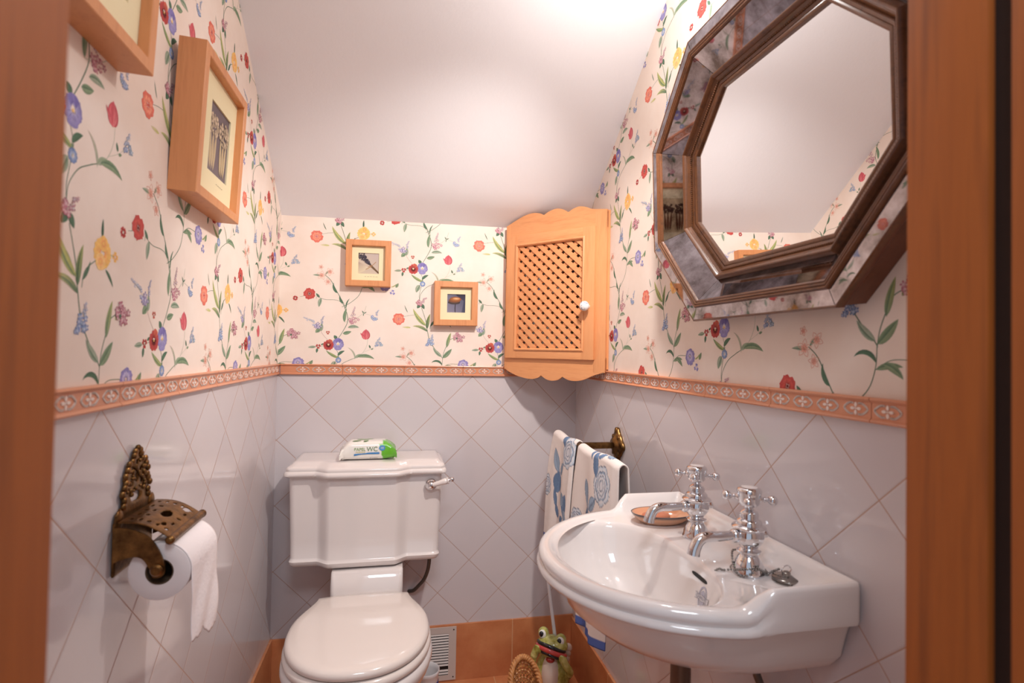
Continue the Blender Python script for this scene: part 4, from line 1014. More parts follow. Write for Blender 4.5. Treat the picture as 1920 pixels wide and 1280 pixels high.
tap(0.950, -1.104, 0.7905, 'chrome cross-head tap nearer the door, with the plug chain round its foot')
# plug and chain
pc = Vector((0.985, -1.147, 0.7905))
pl = thing('basin_plug', 'round metal basin plug resting on the basin ledge, chained round the near tap', 'plug', tuple(pc))
obj('disc', lathe([(0.0185, 0), (0.0200, 0.001), (0.0205, 0.0035), (0.0190, 0.0045), (0.0205, 0.0055), (0.0205, 0.0085), (0.0190, 0.0098), (0.0100, 0.0105), (0.0065, 0.0120), (0.0060, 0.0160), (0.0040, 0.0175), (0.0001, 0.0178)], pc, n=36), M['dull_chrome'], pl, smooth=40)
rg = [pc+Vector((0.0085*math.cos(a), 0.003*math.sin(a*2)*0.3, 0.0205+0.0055*math.sin(a))) for a in [2*PI*i/24 for i in range(24)]]
obj('pull_ring', tube(rg, 0.0011, 8, closed=True), M['chrome'], pl)
tc = Vector((0.950, -1.104, 0.7905)); path = []
path += [pc+Vector((-0.006, 0.004, 0.021)), pc+Vector((-0.012, 0.018, 0.010)), pc+Vector((-0.016, 0.024, 0.003))]
for i in range(22):
    a = -0.6+i*0.55; rr_ = 0.0262+0.0025*math.sin(i*1.7); path.append(tc+Vector((rr_*math.cos(a), rr_*math.sin(a), 0.0025+0.0016*i*(0.5+0.5*math.sin(i*0.9)))))
path += [tc+Vector((-0.034, 0.010, 0.003)), tc+Vector((-0.042, 0.014, 0.004)), tc+Vector((-0.047, 0.018, 0.000)), tc+Vector((-0.050, 0.022, -0.007))]
S = spline(path, 10); bm = bmesh.new(); acc = 0; last = S[0]
for q in S:
    acc += (q-last).length; last = q
    if acc > 0.0036: acc = 0; sphere(q, 0.0021, bm, 8, 5)
obj('bead_chain', bm, M['dull_chrome'], pl, smooth=60)

# ---------------------------------------------------------------- soap dish and soap
sd = Vector((0.932, -0.846, 0.7905)); da = math.radians(-9)
dish = thing('soap_dish', 'oval peach soap dish with a dark rim and teal stripe, behind the far tap', 'soap dish', tuple(sd))
def oval(rx, ry, z, n=48): return [sd+Vector((rx*math.cos(a)*math.cos(da)-ry*math.sin(a)*math.sin(da), rx*math.cos(a)*math.sin(da)+ry*math.sin(a)*math.cos(da), z)) for a in [2*PI*i/n for i in range(n)]]
prof = [(0.036, 0.020, 0.0), (0.040, 0.023, 0.0005), (0.050, 0.031, 0.007), (0.059, 0.038, 0.0145), (0.0635, 0.0415, 0.0205), (0.0640, 0.0420, 0.0222), (0.0622, 0.0402, 0.0225), (0.0605, 0.0388, 0.0210), (0.056, 0.035, 0.015), (0.048, 0.029, 0.008), (0.036, 0.020, 0.0040), (0.015, 0.008, 0.0035)]
rg = [oval(*q) for q in prof]; vs, fs, cs = [], [], []
PE, TE, RM = lin(232, 176, 140), lin(70, 130, 148), lin(74, 60, 62)
for i, R_ in enumerate(rg):
    for j, q in enumerate(R_):
        vs.append(q); a = 2*PI*j/48; xq = prof[i][0]*math.cos(a); yq = prof[i][1]*math.sin(a)
        c_ = PE if i < 4 else RM if i in (4, 5, 6) else PE
        if i >= 7 and 0.006 < xq < 0.040: c_ = TE if yq < 0.004 else lin(220, 150, 110)
        if i >= 7 and xq <= -0.016: c_ = lin(236, 170, 130)
        cs.append(c_)
for i in range(len(rg)-1):
    for j in range(48): a, b = i*48+j, i*48+(j+1) % 48; fs.append((a, b, b+48, a+48))
fs.append(tuple(reversed(range(48)))); fs.append(tuple(range((len(rg)-1)*48, len(rg)*48)))
obj('dish', (vs, fs, cs), M['glazed_art'], dish, smooth=60)
sc_ = sd+Vector((-0.012, 0.002, 0.0135)); bm = bmesh.new()
prof = [(0.0, -0.0085), (0.6, -0.0085), (0.9, -0.006), (1.0, 0.0), (0.92, 0.005), (0.6, 0.0078), (0.0, 0.0082)]
loft([[sc_+Vector((max(s_, 0.01)*(0.030*math.cos(a)*math.cos(da)-0.018*math.sin(a)*math.sin(da)), max(s_, 0.01)*(0.030*math.cos(a)*math.sin(da)+0.018*math.sin(a)*math.cos(da)), z)) for a in [2*PI*i/32 for i in range(32)]] for s_, z in prof], True, True, bm)
tag(obj('soap_bar', bm, mat('terracotta_soap', lin(206, 128, 96), 0.35), loc=tuple(sc_), smooth=60), 'worn reddish bar of soap lying in the soap dish', 'soap')

# waste pipe and supply hose under the basin
wp = thing('waste_pipe', 'tarnished waste pipe under the washbasin', 'pipe', (0.900, -0.985, 0.50))
obj('fitting', lathe([(0.021, 0.150), (0.0225, 0.146), (0.0225, 0.128), (0.020, 0.124), (0.024, 0.120), (0.024, 0.100), (0.021, 0.096)], (0.900, -0.985, 0.50), n=32), M['waste'], wp)
obj('pipe', lathe([(0.018, -0.15), (0.018, 0.10)], (0.900, -0.985, 0.50), n=32), M['waste'], wp)
tag(obj('supply_hose', tube(spline([(0.975, -1.075, 0.655), (0.982, -1.078, 0.62), (0.995, -1.08, 0.58), (1.0, -1.07, 0.52), (1.01, -1.05, 0.44), (1.028, -1.04, 0.40)], 6), 0.0065, 12), M['hose'], loc=(0.975, -1.075, 0.655)), 'grey supply hose hanging under the basin, right of the waste pipe', 'hose')

# ---------------------------------------------------------------- towel rail
tr = thing('towel_rail', 'aged brass towel rail with a scalloped rose, on the tiled wall beyond the washbasin', 'towel rail', (W, -0.398, 0.872))
bm = bmesh.new(); rc = Vector((W-0.0005, -0.398, 0.872)); ringsr = []
for s_, d in ((1.0, 0.0), (1.02, 0.004), (0.96, 0.009), (0.86, 0.011), (0.70, 0.010), (0.55, 0.014), (0.40, 0.019), (0.2, 0.021)):
    R_ = []
    for k_ in range(64):
        a = 2*PI*k_/64; r_ = (0.037+0.0055*math.cos(4*a)+0.002*math.cos(8*a))*s_
        R_.append(rc+Vector((-d, r_*math.sin(a)*1.05, r_*math.cos(a)*1.15)))
    ringsr.append(R_)
loft(ringsr, True, True, bm)
for k_ in range(4):
    a = PI/4+k_*PI/2; q = rc+Vector((-0.009, 0.026*math.sin(a), 0.033*math.cos(a))); sphere(q, 0.0075, bm, 12, 8, (0.6, 1, 1))
for s_ in (-1, 1): sphere(rc+Vector((-0.008, 0, s_*0.042)), 0.009, bm, 14, 9, (0.6, 0.9, 1.2))
bmesh.ops.recalc_face_normals(bm, faces=bm.faces); obj('rose', bm, M['brass'], tr, smooth=60)
obj('arm', box((0.905, -0.404, 0.863), (W-0.012, -0.392, 0.881), 0.002), M['brass'], tr)
obj('bar', tube([(0.908, -0.165, 0.872), (0.908, -0.640, 0.872)], 0.0065, 16), M['brass'], tr)
obj('bar_end', sphere((0.908, -0.162, 0.872), 0.009), M['brass'], tr)

# ---------------------------------------------------------------- towels
def seg_d(px__, py__, ax_, ay_, bx_, by_):
    dx, dy = bx_-ax_, by_-ay_; t = np.clip(((px__-ax_)*dx+(py__-ay_)*dy)/(dx*dx+dy*dy+1e-9), 0, 1)
    return np.hypot(px__-ax_-t*dx, py__-ay_-t*dy)
def towel_print(U, Vv, shift):
    """blue flowers and leaves on white cotton; U across, V down from the bar, metres"""
    c = np.empty(U.shape+(3,)); c[:] = lin(236, 226, 220)[:3]
    B1, B2, B3, OL = [np.array(lin(*q)[:3]) for q in ((160, 180, 202), (116, 142, 176), (206, 216, 226), (96, 108, 134))]
    def paint(mask, col, a=1.0): c[mask] = c[mask]*(1-a)+col*a
    def lf(x, y, ang, ln, wd, col=B1):
        ln *= 1.2; wd *= 1.45; a = math.radians(ang); dx, dy = U-x, Vv-y; p_ = (dx*math.cos(a)+dy*math.sin(a))/ln; q_ = (-dx*math.sin(a)+dy*math.cos(a))
        e = wd/2*np.sin(PI*np.clip(p_, 0, 1))**0.8; ins = (p_ > 0) & (p_ < 1) & (np.abs(q_) < e)
        paint(ins, col); paint(ins & (q_ > 0), col*0.86); paint((p_ > 0) & (p_ < 1) & (np.abs(np.abs(q_)-e) < 0.0011), OL, 0.8); paint(ins & (np.abs(q_) < 0.0008), OL, 0.6)
    def st(P):
        for a, b in zip(P, P[1:]): paint(seg_d(U, Vv, a[0], a[1], b[0], b[1]) < 0.0012, OL, 0.75)
    def peony(x, y, r):
        dx, dy = U-x, Vv-y; d = np.hypot(dx, dy); th = np.arctan2(dy, dx)
        for f_, nl, col in ((1.0, 7, B3), (0.74, 6, B1), (0.5, 5, B3), (0.28, 4, B1)):
            rr_ = r*f_*(1+0.13*np.abs(np.sin(nl*th/2+f_*3))); paint(d < rr_, col); paint((d < rr_*0.86), np.array(lin(228, 228, 232)[:3]), 0.85); paint(np.abs(d-rr_) < 0.0012, OL, 0.85)
    for (ox, oy) in ((0, 0+shift), (0, 0.27+shift), (0, -0.27+shift), (0, -0.54+shift)):
        peony(ox+0.065, oy+0.028, 0.043)
        lf(ox-0.022, oy+0.105, -118, 0.066, 0.026); lf(ox-0.020, oy+0.100, 100, 0.058, 0.034, B2); lf(ox-0.012, oy+0.105, -40, 0.05, 0.022)
        st([(ox+0.040, oy+0.065), (ox+0.0, oy+0.10), (ox-0.010, oy+0.14), (ox-0.002, oy+0.19), (ox+0.012, oy+0.235)])
        st([(ox-0.005, oy+0.13), (ox+0.02, oy+0.15), (ox+0.016, oy+0.19), (ox-0.002, oy+0.21)])
        lf(ox+0.056, oy+0.215, -80, 0.055, 0.034, B2); lf(ox+0.048, oy+0.190, -125, 0.04, 0.024, B1); lf(ox+0.052, oy+0.2, 30, 0.04, 0.022, B1)
        lf(ox-0.032, oy+0.215, -100, 0.05, 0.010, B2); lf(ox-0.034, oy+0.205, 70, 0.035, 0.010, B2); lf(ox-0.005, oy+0.22, 62, 0.062, 0.022, B2)
        lf(ox+0.02, oy+0.235, -20, 0.03, 0.012, B2); peony(ox-0.10, oy+0.16, 0.03)
    return c
def towel(name, label, y_far, y_near, front, back, shift, seed, pinch, late=0.0):
    R_ = random.Random(seed); nu, nv = 84, 260; tot = front+back; barx, barz, rb = 0.908, 0.866, 0.0150
    Y0, Y1 = y_far, y_near; vs = []; U = np.zeros((nv+1, nu+1)); V_ = np.zeros((nv+1, nu+1)); ph = R_.uniform(0, 6)
    for i in range(nv+1):
        s_ = -back+tot*i/nv                      # arc length from the top: negative = wall side
        for j in range(nu+1):
            u = j/nu; y = lerp(Y0, Y1, u)
            arc = PI*rb
            if abs(s_) < arc/2: a = s_/rb; x = barx-math.sin(a)*rb; z = barz+math.cos(a)*rb; dn = 0
            else:
                dn = abs(s_)-arc/2; x = barx-math.copysign(rb, s_); z = barz-dn
            fold = 1-math.exp(-dn*9)
            wv = (0.0085*math.sin(u*7.5+ph)+0.0035*math.sin(u*17+ph*2+dn*4))*fold
            if s_ >= 0: x += -0.012*fold*(1-0.4*u)-wv - 0.012*dn/0.4
            else: x += 0.012*fold+wv*0.7
            mid = (Y0+Y1)/2-late*0.05; y = mid+(y-mid)*(1+pinch*(dn/0.4 if not late else sm((dn-0.2)/0.24))) + 0.004*math.sin(dn*16+u*3)*fold
            if s_ > 0 and u > 0.93: x += 0.006*(u-0.93)/0.07
            sag = 0.0035*math.sin(u*PI*2.2+ph)*(1-fold)
            vs.append((x, y, z+sag)); U[i, j] = u*(Y0-Y1)-(Y0-Y1)/2; V_[i, j] = s_
    col = towel_print(U, V_, shift); hem = np.array(lin(92, 112, 178)[:3])
    col[(V_ > front-0.022)] = hem; col[(V_ < -back+0.022)] = hem
    g_ = 1+0.015*np.sin(U*2600)*np.sin(V_*2600); col = np.clip(col*g_[..., None], 0, 1)
    n0 = len(vs); fs = []
    for i in range(nv):
        for j in range(nu): a = i*(nu+1)+j; fs.append((a, a+1, a+nu+2, a+nu+1))
    o = obj(name, (vs, fs, [tuple(q) for q in col.reshape(-1, 3)]), M['cloth'], loc=(barx, (Y0+Y1)/2, barz), smooth=80)
    md = o.modifiers.new('thickness', 'SOLIDIFY'); md.thickness = 0.0035; md.offset = 0
    return tag(o, label, 'towel', 'hand towels on the brass rail')
m = vcol('cotton_towelling', 0.95, 0.1); k = N(m); k.bump(k.noise(k.coord(), 900, 2), 0.5, 0.0015); M['cloth'] = m
towel('hand_towel', 'white hand towel with blue flowers on the brass rail, nearer the back wall', -0.180, -0.390, 0.358, 0.34, 0.02, 4, 0.10)
towel('hand_towel', 'white hand towel with blue flowers on the brass rail, hem showing below the washbasin', -0.425, -0.700, 0.462, 0.40, 0.050, 9, -0.50, 1.0)

# ---------------------------------------------------------------- toilet roll holder (pierced brass) and roll
YA, YB = -1.026, -0.905          # near and far side of the holder
th = thing('toilet_roll_holder', 'ornate pierced brass toilet roll holder with a crest, on the left tiled wall', 'toilet roll holder', (0.0, (YA+YB)/2, 0.83))
# back plate outline (y, z)
yc = (YA+YB)/2+0.004
half = [(0.060, 0.832), (0.060, 0.905), (0.056, 0.918), (0.046, 0.924), (0.040, 0.926), (0.038, 0.934), (0.044, 0.944), (0.038, 0.952), (0.034, 0.958), (0.036, 0.968), (0.030, 0.976), (0.026, 0.984), (0.016, 0.986), (0.011, 0.994), (0.008, 1.000), (0.0, 1.004)]
out_ = [(yc-a, z-0.020) for a, z in half] + [(yc+a, z-0.020) for a, z in reversed(half[:-1])]
def plate_with_holes(outer, holes, to3, d0, d1):
    """flat plate cut on a fine grid: cells inside a hole or outside the outline are dropped"""
    ys = [p_[0] for p_ in outer]; zs = [p_[1] for p_ in outer]; st = 0.0019
    def inside(x, y):
        c_ = False; n_ = len(outer)
        for i in range(n_):
            (x1, y1), (x2, y2) = outer[i], outer[i-1]
            if (y1 > y) != (y2 > y) and x < (x2-x1)*(y-y1)/(y2-y1)+x1: c_ = not c_
        return c_
    nx_, nz_ = int((max(ys)-min(ys))/st)+1, int((max(zs)-min(zs))/st)+1; cells = {}
    for i in range(nx_):
        for j in range(nz_):
            x, y = min(ys)+(i+0.5)*st, min(zs)+(j+0.5)*st
            if inside(x, y) and not any(((x-hx)/ra)**2+((y-hy)/rb_)**2 < 1 for hx, hy, ra, rb_ in holes): cells[(i, j)] = 1
    bm = bmesh.new(); vc = {}
    def v(i, j, d):
        kk = (i, j, d)
        if kk not in vc: vc[kk] = bm.verts.new(to3(min(ys)+i*st, min(zs)+j*st, d))
        return vc[kk]
    for (i, j) in cells:
        bm.faces.new((v(i, j, d1), v(i+1, j, d1), v(i+1, j+1, d1), v(i, j+1, d1))); bm.faces.new((v(i, j, d0), v(i, j+1, d0), v(i+1, j+1, d0), v(i+1, j, d0)))
        for (di, dj, a, b) in ((-1, 0, (i, j), (i, j+1)), (1, 0, (i+1, j+1), (i+1, j)), (0, -1, (i+1, j), (i, j)), (0, 1, (i, j+1), (i+1, j+1))):
            if (i+di, j+dj) not in cells: bm.faces.new((v(*a, d0), v(*b, d0), v(*b, d1), v(*a, d1)))
    for _ in range(2): bmesh.ops.smooth_vert(bm, verts=bm.verts, factor=0.45, use_axis_x=True, use_axis_y=True, use_axis_z=True)
    bmesh.ops.recalc_face_normals(bm, faces=bm.faces); return bm
holes = [(yc, 0.912, 0.016, 0.0075), (yc-0.017, 0.933, 0.0045, 0.004), (yc+0.017, 0.933, 0.0045, 0.004), (yc, 0.940, 0.005, 0.006), (yc-0.012, 0.949, 0.003, 0.004), (yc+0.012, 0.949, 0.003, 0.004), (yc, 0.962, 0.003, 0.004)]
bm = plate_with_holes(out_, holes, lambda y, z, d: (0.0008+d+0.0004*0, y, z), 0.0, 0.0045)
R = random.Random(2)
for a, z in half[4:]:
    for s_ in (-1, 1): sphere((0.0055, yc+s_*a*0.96, z-0.0205), 0.0055, bm, 10, 6, (0.7, 1, 1))
for i in range(46):
    z = R.uniform(0.916, 0.966); hw_ = lerp(0.034, 0.018, (z-0.916)/0.05); y = yc+R.uniform(-hw_, hw_)
    if any(((y-hx)/ra)**2+((z-hy)/rb_)**2 < 1.3 for hx, hy, ra, rb_ in holes): continue
    sphere((0.006, y, z), R.uniform(0.0022, 0.0040), bm, 8, 5, (0.8, 1, 1))
for s_ in (-1, 1):
    sphere((0.005, yc+s_*0.050, 0.890), 0.011, bm, 14, 8, (0.35, 1, 1.3))
obj('back_plate', bm, M['brass'], th, smooth=50)
# hinged pierced cover over the roll
HA, HB = Vector((0.010, 0, 0.889)), Vector((0.078, 0, 0.8635))
def cov(y, t, d): q = HA.lerp(HB, t); return (q.x, y, q.z+0.008*math.sin(PI*t)+d)
o_ = [(YA, 0), (YB, 0), (YB, 0.088), (YA, 0.088)]
hol = [((YA+YB)/2, 0.050, 0.013, 0.0085), (YB-0.018, 0.066, 0.008, 0.006), (YA+0.026, 0.062, 0.006, 0.004)]
for i in range(5):
    for j in range(5):
        if (i-2)**2+(j-2.5)**2 > 1.5: hol.append((YA+0.016+i*0.0225, 0.014+j*0.0145, 0.0048 if (i+j) % 2 else 0.0026, 0.0022 if (i+j) % 2 else 0.0034))
bm = plate_with_holes(o_, hol, lambda y, t, d: cov(y, t/0.088, d), 0.0, 0.0022)
bm2 = tube([Vector(cov(YA-0.002, 1, 0.0005)), Vector(cov(YB+0.002, 1, 0.0005))], 0.0058, 16); me_ = bpy.data.meshes.new('x'); bm2.to_mesh(me_); bm.from_mesh(me_); bm2.free(); bpy.data.meshes.remove(me_)
sphere(cov(YA-0.002, 1, 0.0005), 0.0066, bm, 12, 8); sphere(cov(YB+0.002, 1, 0.0005), 0.0066, bm, 12, 8)
obj('cover', bm, M['brass'], th, smooth=50)
RC = Vector((0.063, 0, 0.8235))
for s_, y in ((0, YA-0.003), (1, YB+0.001)):
    P = spline([(0.006, 0, 0.884), (0.026, 0, 0.882), (0.050, 0, 0.870), (0.065, 0, 0.848), (0.072, 0, 0.826), (0.070, 0, 0.814), (0.058, 0, 0.812), (0.052, 0, 0.826), (0.042, 0, 0.840), (0.026, 0, 0.842), (0.006, 0, 0.835)], 4)
    bm = loft([[Vector((p_.x, y, p_.z)) for p_ in P], [Vector((p_.x, y+0.003, p_.z)) for p_ in P]]); bmesh.ops.recalc_face_normals(bm, faces=bm.faces)
    obj('side_bracket', bm, M['brass'], th, smooth=30)
bm = tube([(RC.x, YA-0.006, RC.z), (RC.x, YB+0.006, RC.z)], 0.0052, 16); lathe([(0.0075, 0), (0.0085, 0.003), (0.006, 0.006)], (RC.x, YA-0.004, RC.z), (0, -1, 0), 20, bm)
obj('spindle', bm, M['brass'], th, smooth=50)
# roll
rl = thing('toilet_roll', 'white toilet roll on the brass holder with its end sheet hanging down', 'toilet roll', (RC.x, (YA+YB)/2, RC.z))
ro, ri = 0.0405, 0.0185; y0, y1 = YA+0.004, YB-0.004; rcz = RC.z-0.006
bm = lathe([(ri, 0), (ro-0.0015, 0), (ro, 0.001), (ro, y1-y0-0.001), (ro-0.0015, y1-y0), (ri, y1-y0), (ri, 0)], (RC.x, y0, rcz), (0, 1, 0), 56, caps=False)
bmesh.ops.recalc_face_normals(bm, faces=bm.faces); obj('paper_roll', bm, M['paper'], rl, smooth=50)
bm = lathe([(ri-0.0002, 0.0003), (ri-0.0002, y1-y0-0.0003), (ri-0.0016, y1-y0-0.0003), (ri-0.0016, 0.0003), (ri-0.0002, 0.0003)], (RC.x, y0, rcz), (0, 1, 0), 40, caps=False)
obj('cardboard_core', bm, mat('brown_cardboard', lin(96, 74, 54), 0.9), rl)
bm = bmesh.new(); nu, nv = 28, 40; G_ = []
for i in range(nv+1):
    row = []
    for j in range(nu+1):
        u = j/nu; y = lerp(y0+0.001, y1-0.001, u); endz = lerp(0.104, 0.128, sm(u*1.3)) - 0.012*math.exp(-((u-0.45)/0.12)**2) + 0.0015*math.sin(u*40)
        L_ = (PI/2)*ro*0.8+endz; s_ = L_*i/nv; a0_ = 0.8*PI/2
        if s_ < ro*a0_: a = PI/2-0.2*PI/2-s_/ro+0.0; x = RC.x+(ro+0.0006)*math.cos(a); z = rcz+(ro+0.0006)*math.sin(a)
        else: dd = s_-ro*a0_; x = RC.x+ro+0.0006+0.004*math.sin(dd*22)*dd/0.12+0.0014*math.sin(u*9+dd*60)*min(1, dd*20); z = rcz-dd
        row.append(bm.verts.new((x, y, z)))
    G_.append(row)
for i in range(nv):
    for j in range(nu): bm.faces.new((G_[i][j], G_[i][j+1], G_[i+1][j+1], G_[i+1][j]))
m = mat('loose_tissue', lin(246, 238, 238), 0.95, spec=0.1); k = N(m); k.bump(k.noise(k.coord(), 120, 4, 0.6), 0.5, 0.002)
o = obj('end_sheet', bm, m, rl, smooth=80); md = o.modifiers.new('t', 'SOLIDIFY'); md.thickness = 0.0005

# ---------------------------------------------------------------- vent grille in the skirting
VX0, VX1, VZ0, VZ1 = 0.430, 0.605, 0.006, 0.187
vg = thing('vent_grille', 'white metal ventilation grille with horizontal slots, low on the wall beside the toilet', 'vent', ((VX0+VX1)/2, -0.008, VZ0))
bm = bmesh.new(); yb, yf_ = -0.0085, -0.0115; ix0, ix1, iz0, iz1 = VX0+0.022, VX1-0.026, VZ0+0.018, VZ1-0.022
for a, b in (((VX0, yf_, VZ0), (VX1, yb, iz0)), ((VX0, yf_, iz1), (VX1, yb, VZ1)), ((VX0, yf_, iz0), (ix0, yb, iz1)), ((ix1, yf_, iz0), (VX1, yb, iz1))): bx(bm, a, b)
obj('frame', bm, M['vent'], vg, smooth=0)
bm = bmesh.new(); bx(bm, (ix0-0.002, -0.0088, iz0-0.002), (ix1+0.002, -0.0083, iz1+0.002)); obj('dark_backing', bm, M['black'], vg, smooth=0)
ns = 15; pit = (iz1-iz0)/ns
for i in range(ns):
    z = iz0+i*pit
    if i == 2: continue
    bm = bmesh.new(); xl = ix0 if i != 6 else ix0+0.03
    loft([[(xl, -0.0095, z+pit*0.94), (xl, -0.0128, z+pit*0.42), (xl, -0.0118, z+pit*0.38), (xl, -0.0090, z+pit*0.80)], [(ix1, -0.0095, z+pit*0.94), (ix1, -0.0128, z+pit*0.42), (ix1, -0.0118, z+pit*0.38), (ix1, -0.0090, z+pit*0.80)]], True, True, bm)
    bmesh.ops.recalc_face_normals(bm, faces=bm.faces); obj('slat', bm, M['vent'], vg, smooth=0)
for x, z in ((VX1-0.009, VZ1-0.010), (VX1-0.009, VZ0+0.010), (VX0+0.009, VZ1-0.010), (VX0+0.009, VZ0+0.010)):
    obj('screw', lathe([(0.0024, 0), (0.0020, 0.0012), (0.0001, 0.0014)], (x, -0.0115, z), (0, -1, 0), 12), M['black'], vg)

# ---------------------------------------------------------------- small plastic cup/bin behind the bowl
bc = (0.495, -0.185, 0.0); t = thing('waste_tub', 'small grey-white plastic tub on the floor between the toilet and the grille', 'tub', bc)
obj('tub', lathe([(0.030, 0.0), (0.032, 0.002), (0.036, 0.13), (0.038, 0.140), (0.040, 0.145), (0.040, 0.152), (0.0385, 0.154), (0.036, 0.152), (0.0345, 0.14), (0.030, 0.02), (0.0001, 0.018)], bc, n=40), M['white_plastic'], t, smooth=50)
obj('blue_band', lathe([(0.0345, 0.078), (0.0362, 0.080), (0.0375, 0.118), (0.0358, 0.120)], bc, n=40, caps=False), M['blue_plastic'], t, smooth=50)

# ---------------------------------------------------------------- frog-shaped brush holder
FX, FY = 0.907, -0.165; FS = 1.11
fg = thing('frog_brush_holder', 'green ceramic frog brush holder with red and black lips, in the corner of the floor', 'brush holder', (FX, FY, 0.0))
fr = math.radians(-28); ex = Vector((math.cos(fr), math.sin(fr), 0)); fy = Vector((math.sin(fr), -math.cos(fr), 0))   # ex: its left-right, fy: the way it faces
def F3(a, b, c_): q = Vector((FX, FY, 0))+ex*a*FS+fy*b*FS; return Vector((q.x, q.y, c_*FS-a*0.26*sm((c_-0.11)/0.04)))
def blob(bm, c_, rx, ry, rz, tilt=0.0, u=20, v=12):
    base = F3(*c_); rings_ = []; rx, ry, rz = rx*FS, ry*FS, rz*FS
    for i in range(1, v):
        ph_ = PI*i/v; R_ = []
        for j in range(u):
            th_ = 2*PI*j/u; a, b, cc = rx*math.sin(ph_)*math.cos(th_), ry*math.sin(ph_)*math.sin(th_), -rz*math.cos(ph_)
            b2 = b*math.cos(tilt)-cc*math.sin(tilt); c2 = b*math.sin(tilt)+cc*math.cos(tilt)
            R_.append(base+ex*a+fy*b2+Vector((0, 0, c2)))
        rings_.append(R_)
    loft(rings_, True, True, bm)
bm = bmesh.new()
blob(bm, (0, 0, 0.075), 0.052, 0.048, 0.080); blob(bm, (0, -0.004, 0.125), 0.036, 0.036, 0.045)
blob(bm, (0, 0.012, 0.168), 0.047, 0.038, 0.026, 0.25)                     # head
blob(bm, (0, 0.022, 0.146), 0.028, 0.024, 0.012, 0.35)                     # lower jaw
for s_ in (-1, 1):
    blob(bm, (s_*0.026, 0.014, 0.192), 0.0165, 0.0165, 0.0175)             # eye bulges
    for q in range(9):
        t_ = q/8; P_ = [(s_*0.048, 0.010, 0.085), (s_*0.058, 0.030, 0.105), (s_*0.050, 0.040, 0.130), (s_*0.040, 0.040, 0.152)]
        x3 = t_*3; i3 = min(2, int(x3)); f3 = x3-i3; c3 = [lerp(a, b, f3) for a, b in zip(P_[i3], P_[i3+1])]
        blob(bm, tuple(c3), 0.0115, 0.0115, 0.0115, 0, 12, 8)
    for q in range(3): blob(bm, (s_*(0.036-0.001*q)+0.006*(q-1), 0.046, 0.158), 0.0042, 0.0042, 0.012, 0, 10, 7)   # fingers on the cheeks
    blob(bm, (s_*0.048, 0.020, 0.030), 0.022, 0.036, 0.030); blob(bm, (s_*0.045, 0.052, 0.008), 0.018, 0.022, 0.009)
me = bpy.data.meshes.new('tmp'); bm.to_mesh(me); bm.free(); tmp = bpy.data.objects.new('tmp', me); C.objects.link(tmp)
md = tmp.modifiers.new('r', 'REMESH'); md.mode = 'VOXEL'; md.voxel_size = 0.0028
md = tmp.modifiers.new('s', 'SMOOTH'); md.iterations = 3
bpy.context.view_layer.update(); me2 = bpy.data.meshes.new_from_object(tmp.evaluated_get(bpy.context.evaluated_depsgraph_get())); bpy.data.objects.remove(tmp)
bm = bmesh.new(); bm.from_mesh(me2); bpy.data.meshes.remove(me2)
m = mat('frog_glaze', lin(178, 176, 92), 0.15, coat=0.5); k = N(m); n = k.noise(k.coord(), 38, 4, 0.6)
k.l(k.ramp(n, [(0.32, lin(138, 130, 52)), (0.5, lin(182, 178, 92)), (0.70, lin(222, 214, 146))]), k.b.inputs['Base Color'])
obj('body', bm, m, fg, smooth=80)
bm = bmesh.new(); blob(bm, (0, 0.014, 0.082), 0.034, 0.040, 0.066); obj('white_belly', bm, mat('frog_belly', lin(226, 206, 190), 0.2, coat=0.4), fg, smooth=80)
redm, blk, eyew = mat('frog_lip_red', lin(206, 74, 70), 0.12, coat=0.5), mat('frog_line_black', lin(22, 26, 30), 0.15, coat=0.5), mat('frog_eye_white', lin(240, 236, 230), 0.1, coat=0.5)
def band_(z, rr_, col, nm, hw_=0.044, bulge=0.042, drop=0.012):
    P = [F3(hw_*math.sin(a), 0.012+bulge*math.cos(a)*0.95, z-drop*math.sin(a)**2) for a in [(-1.25+2.5*i/20) for i in range(21)]]
    obj(nm, tube(P, [FS*rr_*(0.75+0.25*math.sin(PI*i/20)) for i in range(21)], 12), col, fg, smooth=80)
band_(0.1800, 0.0056, blk, 'upper_lip_line', 0.042, 0.040); band_(0.1690, 0.0082, redm, 'red_lip', 0.0435, 0.0405); band_(0.1575, 0.0052, blk, 'lower_lip_line', 0.042, 0.0405)
bm = bmesh.new(); blob(bm, (0, 0.036, 0.136), 0.013, 0.010, 0.009, 0.3); obj('tongue', bm, mat('frog_tongue', lin(176, 52, 48), 0.15, coat=0.5), fg, smooth=80)
for s_ in (-1, 1):
    bm = bmesh.new(); blob(bm, (s_*0.0265, 0.0215, 0.1925), 0.0120, 0.0115, 0.0135); e_ = obj('eye', bm, eyew, fg, smooth=80)
    bm = bmesh.new(); blob(bm, (s_*0.0265-0.002, 0.0290, 0.1945), 0.0075, 0.0050, 0.0085); obj('pupil', bm, blk, e_, smooth=80)
bm = bmesh.new()
for q in range(6): blob(bm, (0.040-0.003*q, -0.036+0.002*q, 0.150-0.020*q), 0.012, 0.010, 0.0125, 0, 12, 8)
obj('back_frill', bm, mat('frog_frill', lin(226, 200, 184), 0.2, coat=0.4), fg, smooth=80)
hb, ht = F3(0.006, -0.010, 0.165), Vector((0.893, -0.135, 0.390))
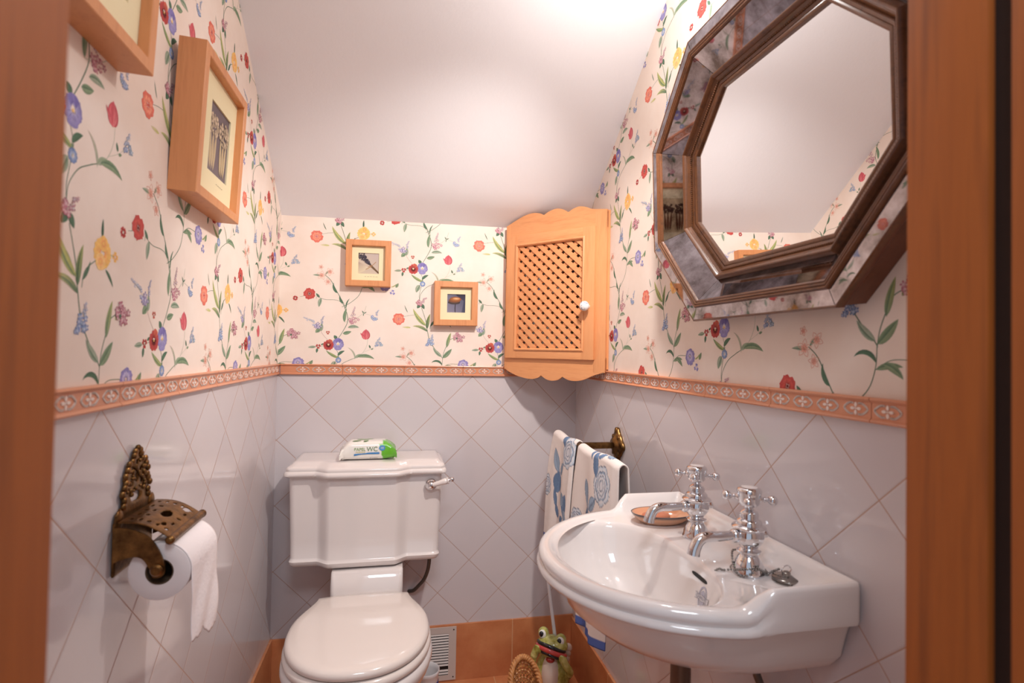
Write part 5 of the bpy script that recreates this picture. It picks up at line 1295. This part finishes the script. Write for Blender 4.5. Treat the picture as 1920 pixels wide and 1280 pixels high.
o = obj('toilet_brush', tube([hb, hb.lerp(ht, 0.15), hb.lerp(ht, 0.5), ht, ht+Vector((-0.004, 0, 0.012))], [0.0060, 0.0060, 0.0055, 0.0050, 0.002], 16), M['white_plastic'], loc=tuple(hb))
tag(o, 'white handle of the toilet brush standing in the frog holder', 'toilet brush')

# ---------------------------------------------------------------- wicker basket
bk = Vector((0.770, -0.350, 0.0)); t = thing('wicker_basket', 'small wicker basket with a high braided rim, on the floor in front of the frog', 'basket', tuple(bk))
m = mat('wicker', lin(196, 130, 72), 0.5, coat=0.2); k = N(m); n = k.noise(k.coord((1, 1, 1)), 60, 3)
k.l(k.ramp(n, [(0.3, lin(160, 98, 48)), (0.7, lin(214, 150, 90))]), k.b.inputs['Base Color']); M['wicker'] = m
def rim_z(a): return 0.135+0.095*(0.5+0.5*math.sin(a))**1.2
bm = bmesh.new(); ns = 26
for lv in range(22):                                             # woven courses
    P = []
    for i in range(ns*4):
        a = 2*PI*i/(ns*4); f_ = lv/21; r_ = lerp(0.034, 0.042, f_**0.7)+0.0022*math.cos(ns*a/1.0+PI*(lv % 2)); P.append(bk+Vector((r_*math.cos(a), r_*math.sin(a), 0.004+f_*(rim_z(a)-0.008))))
    tube(P, 0.0026, 5, bm, closed=True)
for i in range(ns):
    a = 2*PI*i/ns; tube([bk+Vector((lerp(0.034, 0.042, f_**0.7)*math.cos(a), lerp(0.034, 0.042, f_**0.7)*math.sin(a), 0.004+f_*(rim_z(a)-0.008))) for f_ in (0, 0.25, 0.5, 0.75, 1)], 0.0022, 6, bm)
lathe([(0.0001, 0.002), (0.035, 0.002), (0.035, 0.006), (0.0001, 0.006)], bk, n=32, bm=bm)
obj('woven_sides', bm, M['wicker'], t, smooth=60)
bm = bmesh.new()
for st_ in range(3):
    P = []
    for i in range(160):
        a = 2*PI*i/160; tw = a*14+st_*2*PI/3; r_ = 0.043+0.0048*math.cos(tw); P.append(bk+Vector((r_*math.cos(a), r_*math.sin(a), rim_z(a)+0.0048*math.sin(tw))))
    tube(P, 0.0048, 7, bm, closed=True)
obj('braided_rim', bm, M['wicker'], t, smooth=60)
